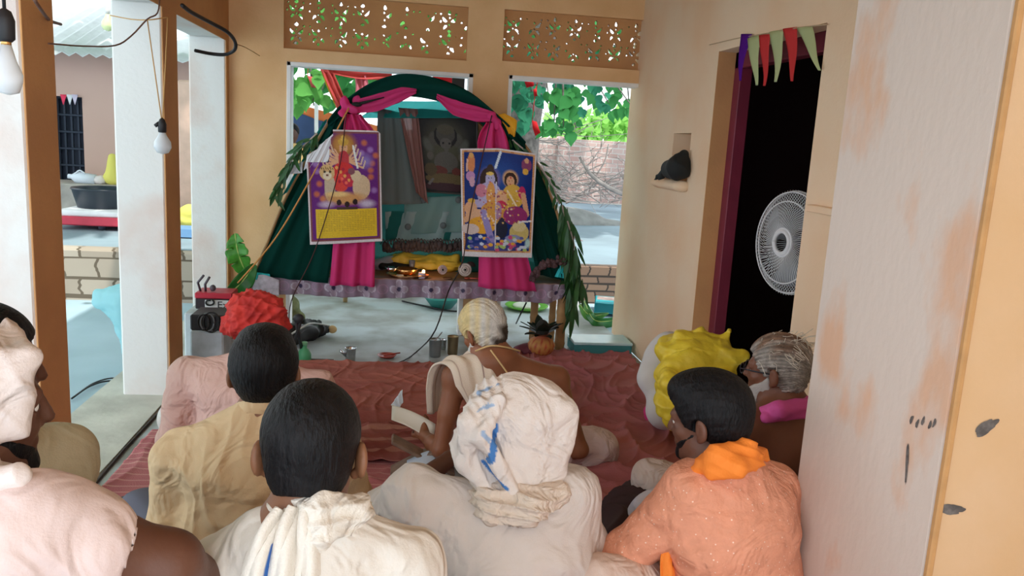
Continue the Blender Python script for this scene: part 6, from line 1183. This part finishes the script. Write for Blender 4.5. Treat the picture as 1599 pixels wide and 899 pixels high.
pw = J['WL']; P = np.zeros((10, 8, 3))
for i in range(10):
    for j in range(8):
        s, q_ = i/9, j/7; a0 = px(612, 632, 3.70); a1 = px(680, 662, 3.58); b0 = px(611, 655, 3.64); b1 = px(676, 690, 3.52); P[i, j] = (a0*(1-s)+a1*s)*(1-q_)+(b0*(1-s)+b1*s)*q_+UP*(.012*math.sin(s*3.1)-.01*math.sin(q_*3.1))
obj('held_paper', grid(P, .0015), mat('paper_cream', (.76, .70, .60), .7), label='cream paper held in the hand of the priest', cat='paper')
obj('held_page', panel('', [(611, 632), (628, 608), (629, 628), (621, 641)], (3.70,)*4, 0, amp=.004), mat('page_white', (.74, .82, .88), .6), label='bright upturned page corner above the held paper', cat='paper')
# ---- the man in the large white turban
J = skel(headpt(806, 640, 2.12, .122), .10, (px(790, 860, 2.1)[0], 2.06), sw=.22, R=Rm(.35, -.25), SL=px(652, 780, 2.08), SR=px(888, 775, 2.08), EL=px(600, 796, 2.28), ER=px(912, 850, 2.14), WL=px(702, 716, 2.46), WR=px(880, 770, 2.45), DL=np.array([.75, .55, -.1]), nL=np.array([0, .2, -1]))
t = person('seated man in large white turban with grey beard and pale kurta', J)
obj('body', sdf(body_prims(J), .0065), skinmat('skin_dark', (.12, .05, .032)), t); eyes(t, J)
def k4(V): return facets(.016, .28, 2)(V)+folds(.006, 1.5, 5)(V)
obj('kurta', sdf(shirt_prims(J, dict(L=1.02, R=1.5), 1.10, 1.12, collar=False, arm=1.1), .0065, k4), mat('kurta_pale', (.66, .58, .53), .85, var=.06, bump=.15, bscale=220, wrk=6), t)
obj('beard', sdf([cap(J['H']+J['R']@np.array([-.05, .04, -.06]), J['H']+J['R']@np.array([-.01, .08, -.16]), .035, .03, .03), cap(J['H']+J['R']@np.array([.05, .04, -.06]), J['H']+J['R']@np.array([.01, .08, -.16]), .035, .03, .03)], .005, folds(.006, 2.5, 2)), mat('beard_grey', (.26, .25, .25), .8, bump=.7, bscale=130), t)
obj('dhoti', sdf(legs_prims(J, 1.05), .009, folds(.012, .8, 3)), mat('dhoti_cream', (.62, .50, .45), .85, bump=.15, bscale=220, wrk=8), t)
tn = px(800, 690, 2.10)
tp = [cap(px(812, 650, 2.09), px(806, 725, 2.08), .112, .108, .03, lat=(1, 0, 0), f=1.12), ell(px(862, 642, 2.07), (.050, .05, .040), None, .03), cap(px(870, 632, 2.04), px(884, 634, 2.04), .022, .006, .02), cap(px(880, 650, 2.06), px(868, 730, 2.05), .04, .035, .04), cap(px(760, 640, 2.06), px(735, 700, 2.05), .06, .055, .03),
      cap(px(735, 700, 2.05), px(770, 765, 2.03), .05, .045, .03), cap(px(770, 615, 2.10), px(850, 622, 2.10), .045, .05, .04), cap(px(722, 690, 2.04), px(724, 705, 2.04), .022, .02, .015), cap(px(790, 612, 2.07), px(735, 660, 2.00), .030, .035, .015), cap(px(735, 660, 2.0), px(728, 720, 2.0), .032, .028, .015), cap(px(728, 720, 2.0), px(770, 770, 1.98), .028, .022, .015), cap(px(780, 625, 2.0), px(752, 680, 1.97), .022, .025, .012), cap(px(752, 680, 1.97), px(800, 765, 1.96), .025, .018, .012)]
V, Q = sdf(tp, .005, lambda V: np.where(V[:, 0] < px(785, 690, 2)[0]+.0, 1.0, .04)*wrapd(tn, np.eye(3), .0045, 110, (.9, .2, .45), 2)(V)+facets(.008, .12, 5)(V))
cc = np.tile([.76, .68, .63], (len(V), 1)).astype(float)
def stripe(pts, D, w_, c):      # dyed stripe woven in the cloth
    for (xa, ya), (xb, yb) in zip(pts[:-1], pts[1:]):
        a0, b0 = px(xa, ya, D), px(xb, yb, D); ab = b0-a0; ab[1] = 0; v = V-a0; v[:, 1] = 0; tt_ = np.clip(v@ab/(ab@ab), 0, 1); dd = np.linalg.norm(v-tt_[:, None]*ab, axis=1); cc[(dd < w_) & (V[:, 1] < D+.06)] = c
BL = (.06, .20, .50); stripe([(775, 672), (768, 700), (764, 714)], 1.97, .010, BL); stripe([(755, 725), (775, 745), (790, 758)], 1.97, .005, BL); stripe([(740, 625), (760, 618), (800, 600)], 2.0, .003, (.30, .42, .62)); stripe([(745, 640), (770, 628)], 2.0, .003, (.35, .45, .62)); stripe([(752, 668), (762, 680)], 1.98, .006, (.35, .48, .68))
obj('turban', (V, Q), mat('turban_white', (1, 1, 1), .85, attr='Col', bump=.25, bscale=240, wrk=8), t, cols=cc)
sc = [cap(px(735, 775, 2.06), px(770, 795, 1.96), .035, .04, .02), cap(px(770, 795, 1.96), px(830, 795, 1.93), .042, .040, .02), cap(px(830, 795, 1.93), px(872, 770, 2.0), .040, .032, .02), cap(px(872, 770, 2.0), px(866, 752, 2.12), .03, .03, .02), cap(px(728, 768, 2.06), px(745, 760, 2.16), .03, .03, .02), cap(px(760, 770, 1.98), px(850, 768, 1.99), .035, .03, .02)]
obj('neck_scarf', sdf(sc, .005, lambda V: wrapd(px(800, 780, 2.0), np.eye(3), .007, 130, (.25, .2, 1), 3)(V)+folds(.005, 2, 1)(V)), mat('scarf_cream', (.72, .60, .50), .85, bump=.3, bscale=240, wrk=12), t)
# ---- the man in the sparkling orange shirt
J = skel(headpt(1108, 590, 2.10, .125), .35, (px(1150, 899, 2.05)[0], 2.02), sw=.19, R=Rm(.85, -.22, 0), SL=px(1078, 775, 2.02), SR=px(1200, 765, 2.12), EL=px(975, 868, 2.08), ER=px(1205, 880, 2.1), WL=px(1040, 900, 2.30), WR=px(1100, 890, 2.35), KL=px(1025, 800, 2.45), AL=px(1090, 880, 2.45), KR=px(1180, 900, 2.5), AR=px(1100, 930, 2.4))
t = person('seated young man in sparkling peach shirt with orange scarf', J)
obj('body', sdf(body_prims(J, 1.0), .0060), skinmat('skin_deep', (.15, .062, .038)), t); eyes(t, J)
M_pe = mat('shirt_peach', (.78, .33, .20), .7, var=.10, vscale=30, bump=.35, bscale=110, wrk=7)
nt = M_pe.node_tree; vo = nt.nodes.new('ShaderNodeTexVoronoi'); vo.inputs['Scale'].default_value = 62; tc_ = nt.nodes.new('ShaderNodeTexCoord'); nt.links.new(tc_.outputs['Object'], vo.inputs['Vector']); cr = nt.nodes.new('ShaderNodeValToRGB'); cr.color_ramp.elements[0].position = .12; cr.color_ramp.elements[1].position = .16; cr.color_ramp.elements[0].color = (1, 1, 1, 1); cr.color_ramp.elements[1].color = (0, 0, 0, 1)
nt.links.new(vo.outputs['Distance'], cr.inputs[0]); nt.links.new(cr.outputs[0], nt.nodes['Principled BSDF'].inputs['Metallic'])
mxx = nt.nodes.new('ShaderNodeMix'); mxx.data_type = 'RGBA'; nt.links.new(cr.outputs[0], mxx.inputs[0]); src_ = nt.nodes['Principled BSDF'].inputs['Base Color'].links[0].from_socket; nt.links.new(src_, mxx.inputs[6]); mxx.inputs[7].default_value = (.95, .72, .60, 1); nt.links.new(mxx.outputs[2], nt.nodes['Principled BSDF'].inputs['Base Color'])
obj('shirt', sdf(shirt_prims(J, 1.25, 1.10, 1.06, collar=True, arm=1.08), .0065, lambda V: facets(.012, .22, 4)(V)), M_pe, t)
obj('hair', sdf(hair_prims(J['H'], J['R'], 1.04, 'thick'), .0045, strands(J['H'], J['R'], 1, .0008, seed=1)), M_hair, t)
T = lambda v: J['H']+J['R']@np.array(v, float)
obj('beard', sdf(beard_prims(J['H'], J['R'], 1, .004), .004), M_hair, t)
M_of = mat('scarf_orange', (.92, .25, .03), .75, bump=.2, bscale=160)
sc = [cap(px(1088, 735, 2.0), px(1120, 712, 1.95), .018, .028, .02), cap(px(1120, 712, 1.95), px(1165, 702, 1.98), .032, .030, .02), cap(px(1165, 702, 1.98), px(1188, 712, 2.10), .028, .022, .02), cap(px(1100, 720, 2.0), px(1085, 728, 2.16), .022, .02, .02), cap(px(1110, 722, 1.95), px(1180, 712, 2.0), .018, .018, .01), cap(px(1188, 712, 2.1), px(1150, 700, 2.2), .02, .02, .02), cap(px(1112, 738, 1.95), px(1150, 730, 1.92), .022, .026, .02), cap(px(1150, 730, 1.92), px(1184, 722, 1.98), .026, .018, .02)]
obj('scarf', sdf(sc, .0045, wrapd(px(1130, 712, 2.05), np.eye(3), .004, 120, (.3, .2, 1), 1)), M_of, t)
obj('scarf_end', strip([px(1066, 830, 2.02), px(1058, 870, 1.98), px(1056, 930, 1.96)], .10, (1, .2, 0), 24, 3, .010, .003, 30, 1), M_of, t)
obj('trousers', sdf(legs_prims(J, .98), .0085, folds(.010, .8, 6)), mat('cloth_paleblue', (.58, .56, .64), .85, bump=.15, bscale=220, wrk=8), t)
# cream clad thigh of the man in the peach shirt, modelled as a cloth roll
obj('thigh_roll', sdf([cap(px(935, 905, 1.98), px(1035, 915, 2.05), .075, .07, .05), cap(px(1000, 885, 2.1), px(1060, 880, 2.12), .035, .03, .04), cut((0, 0, .03), (0, 0, -1))], .008, folds(.008, .8, 2)), mat('thigh_cream', (.66, .50, .42), .85, bump=.15, bscale=220, wrk=8), label='cream cloth roll in place of the thigh of peach shirted man', cat='cloth')
# ---- the old man with glasses by the doorway
J = skel(headpt(1216, 528, 2.78, .125), .30, (px(1240, 800, 2.78)[0], 2.72), sw=.19, R=Rm(.85, -.1), KL=(1.05, 3.0, .16))
t = person('bare shouldered old man with white hair, glasses and magenta scarf', J)
obj('body', sdf(body_prims(J, 1.03), .0065), skinmat('skin_umber', (.20, .075, .04)), t); eyes(t, J)
T = lambda v: J['H']+J['R']@(np.array(v, float)*1.03)
V, Q = sdf(hair_prims(J['H'], J['R'], 1.05, 'grey'), .0045, strands(J['H'], J['R'], 1, .004, seed=4)); q = (V-J['H'])@np.linalg.inv(J['R']).T
bald = np.clip((q[:, 2]-.075)*18+.5*np.sin(q[:, 0]*110+q[:, 1]*50), 0, 1)[:, None]; cc = np.array([.58, .52, .46])*(1-bald)+np.array([.34, .20, .13])*bald; dk_ = (.75+.25*np.sin(np.arctan2(q[:, 0], q[:, 2])*50+q[:, 1]*50))[:, None]
obj('hair', (V, Q), mat('hair_white', (1, 1, 1), .7, attr='Col', var=.4, vscale=45, bump=.8, bscale=120), t, cols=cc*dk_)
g = []; r = np.random.default_rng(8)
for k in range(150):
    a_ = r.uniform(-1.5, 1.6); p0 = T((.085*math.sin(a_), r.uniform(-.10, .04), .04+.085*math.cos(a_))); p1 = p0+J['R']@np.array([r.normal(0, .03)+.02*math.sin(a_), r.uniform(-.07, .0), r.uniform(-.05, .03)]); mid = (p0+p1)/2+r.normal(0, .008, 3); g.append(tube([p0, mid, p1], .0013, 3, False))
obj('loose_hair', join(*g), mat('hair_wisps', (.74, .68, .58), .7), t)
obj('beard', sdf(beard_prims(J['H'], J['R'], 1.03, .012, .03), .005, folds(.004, 3, 2)), mat('beard_silver', (.50, .47, .44), .8, bump=.7, bscale=130), t)
gl_ = [tube([T((sx*.031+.024*math.cos(a_), .112, .004+.018*math.sin(a_))) for a_ in np.linspace(0, 6.283, 18)], .0022, 5) for sx in (-1, 1)]+[tube([T((-.008, .114, .006)), T((.008, .114, .006))], .002, 5)]+[tube([T((sx*.055, .112, .008)), T((sx*.084, .05, .008)), T((sx*.090, -.02, .004))], .003, 5) for sx in (-1, 1)]
obj('glasses', join(*gl_), mat('glasses_black', (.02, .02, .03), .3), t)
sc = [cap(px(1172, 650, 2.72), px(1215, 640, 2.64), .026, .030, .02), cap(px(1215, 640, 2.64), px(1262, 632, 2.70), .032, .032, .02), cap(px(1172, 650, 2.72), px(1168, 662, 2.84), .022, .02, .02), cap(px(1195, 652, 2.64), px(1262, 645, 2.68), .02, .02, .01), cap(px(1262, 635, 2.7), px(1255, 640, 2.88), .03, .03, .02)]
obj('scarf', sdf(sc, .005, wrapd(px(1215, 640, 2.8), np.eye(3), .004, 100, (.2, .2, 1), 1)), mat('scarf_magenta', (.68, .10, .36), .75, bump=.2, bscale=160), t)
obj('dhoti', sdf(legs_prims(J), .010, folds(.01, .8, 1)), MATS['dhoti_cream'], t)
# ---- left foreground: man in the pale T-shirt with a white head cloth
J = skel(px(-46, 636, 1.33), -1.0, (px(-60, 899, 1.33)[0], 1.30), z0=.02, sw=.18, R=Rm(-.92, -.12, 0), SR=px(50, 838, 1.24), SL=px(-90, 770, 1.50), ER=px(262, 880, 1.30), WR=px(330, 960, 1.45), WL=px(100, 900, 1.6), EL=px(-40, 900, 1.62), KR=px(240, 930, 1.40), AR=px(60, 980, 1.5), KL=px(100, 860, 1.75), AL=px(20, 950, 1.5))
t = person('left foreground man in white head cloth and pale pink T-shirt', J)
obj('body', sdf(body_prims(J, 1.04, .9, 1.4), .0055), skinmat('skin_dark2', (.13, .05, .028)), t); eyes(t, J, 1.04)
obj('tshirt', sdf(shirt_prims(J, dict(L=.7, R=.36), 1.0, .92, collar=True, arm=1.2), .006, facets(.012, .26, 5)), mat('tshirt_pale', (.72, .56, .52), .85, var=.06, bump=.15, bscale=220, wrk=6), t)
T = lambda v: J['H']+J['R']@(np.array(v, float)*1.04)
hp = [ell(T((0, -.03, .045)), (.098, .112, .095), J['R'], .03), cap(T((.064, .040, .05)), T((.062, .045, -.015)), .032, .028, .03), cap(T((.03, -.07, -.13)), px(30, 742, 1.22), .045, .02, .03), cap(T((.07, -.03, -.02)), T((.05, -.02, -.12)), .045, .05, .04), cap(T((-.075, .02, .045)), T((-.080, .03, -.03)), .030, .028, .03), cap(T((0, -.06, -.02)), T((0, -.07, -.13)), .07, .07, .04), cap(T((.06, .04, -.10)), T((-.06, .04, -.12)), .028, .028, .03), cap(T((.08, -.06, -.13)), T((.02, .06, -.15)), .04, .03, .03), cap(T((-.05, .055, .10)), T((.06, .05, .085)), .026, .030, .02)]
obj('head_cloth', sdf(hp, .005, lambda V: wrapd(J['H'], J['R'], .005, 70, (.5, .7, .6), 2)(V)+folds(.005, 1.4, 3)(V)), mat('headcloth', (.72, .62, .58), .85, bump=.2, bscale=240, wrk=9), t)
obj('beard', sdf(beard_prims(J['H'], J['R'], 1.04, .005), .004), M_hair, t)
obj('trousers', sdf(legs_prims(J, 1.02), .008, folds(.010, .8, 2)), mat('navy_trousers', (.03, .045, .08), .85, bump=.15, bscale=220, wrk=8), t)
# ---- man behind him in the cream shirt
J = skel(px(-22, 572, 1.80), -.80, (px(20, 899, 1.85)[0], 1.90), z0=.02, sw=.18, R=Rm(-.92, -.15, 0), SR=px(92, 722, 1.86))
t = person('dark man in profile in an olive cream shirt beside left pillar', J)
obj('body', sdf(body_prims(J, 1.03), .0065), skinmat('skin_dark3', (.12, .042, .022)), t); eyes(t, J, 1.03)
obj('shirt', sdf(shirt_prims(J, 1.6, 1.08, 1.02), .007, facets(.014, .25, 1)), mat('shirt_olive', (.50, .44, .30), .85, bump=.15, bscale=220, wrk=6), t)
obj('hair', sdf(hair_prims(J['H'], J['R'], 1.06, 'short'), .005), M_hair, t)
obj('moustache', sdf([cap(J['H']+J['R']@np.array([-.022, .098, -.049]), J['H']+J['R']@np.array([.022, .098, -.049]), .007, None, .004), cap(J['H']+J['R']@np.array([-.015, .085, -.10]), J['H']+J['R']@np.array([.015, .085, -.10]), .02, None, .004)], .003), M_hair, t)
obj('trousers', sdf(legs_prims(J), .010, folds(.01, .8, 1)), MATS['trouser_dark'], t)
# ---- small far person by the marquee
b0 = px(456, 330, 10.0); b0[2] = .362; hd = px(456, 208, 10.0)
t = empty('person', b0, 'distant person in yellow shirt by the navy marquee wall', 'person')
hh = hd[2]; B_ = lambda x, y, z: b0+np.array([x, y, z]); Ht = hh-.362+.05
bp_ = [ell(hd, (.075, .09, .11)), cap(hd-UP*.1, hd-UP*.18, .045, .05), cap(B_(0, 0, Ht-.32), B_(0, 0, Ht*.52), .12, .11, .05, lat=(1, 0, 0), f=1.3)]
for s in (-1, 1): bp_ += [cap(B_(s*.18, 0, Ht-.30), B_(s*.23, 0, Ht-.58), .05, .04), cap(B_(s*.23, 0, Ht-.58), B_(s*.22, -.08, Ht-.82), .04, .03), cap(B_(s*.09, 0, Ht*.5), B_(s*.10, 0, .45*Ht*.6), .075, .055), cap(B_(s*.10, 0, .27*Ht), B_(s*.10, .02, .05), .055, .035), cap(B_(s*.10, .02, .04), B_(s*.11, -.12, .03), .035, .03)]+hand_prims(B_(s*.22, -.08, Ht-.82), (0, -.1, -1), (0, -1, 0), -s, .3)
obj('body', sdf(bp_, .012), MATS['skin_dark'], t)
obj('shirt', sdf([cap(B_(0, 0, Ht-.30), B_(0, 0, Ht*.50), .14, .14, .05, lat=(1, 0, 0), f=1.35)]+[cap(B_(s*.15, 0, Ht-.29), B_(s*.23, 0, Ht-.50), .075, .065, .04) for s in (-1, 1)], .014, folds(.008, .6, 1)), mat('shirt_yellow', (.72, .48, .20), .85), t)
obj('hair', sdf([ell(hd+[0, .015, .03], (.085, .095, .095)), cut(hd+[0, -.04, .0], (0, -1, -.8))], .012), M_hair, t)
obj('trousers', sdf([cap(B_(s*.09, 0, Ht*.5), B_(s*.10, 0, .12), .095, .07, .03) for s in (-1, 1)], .014), MATS['trouser_dark'], t)
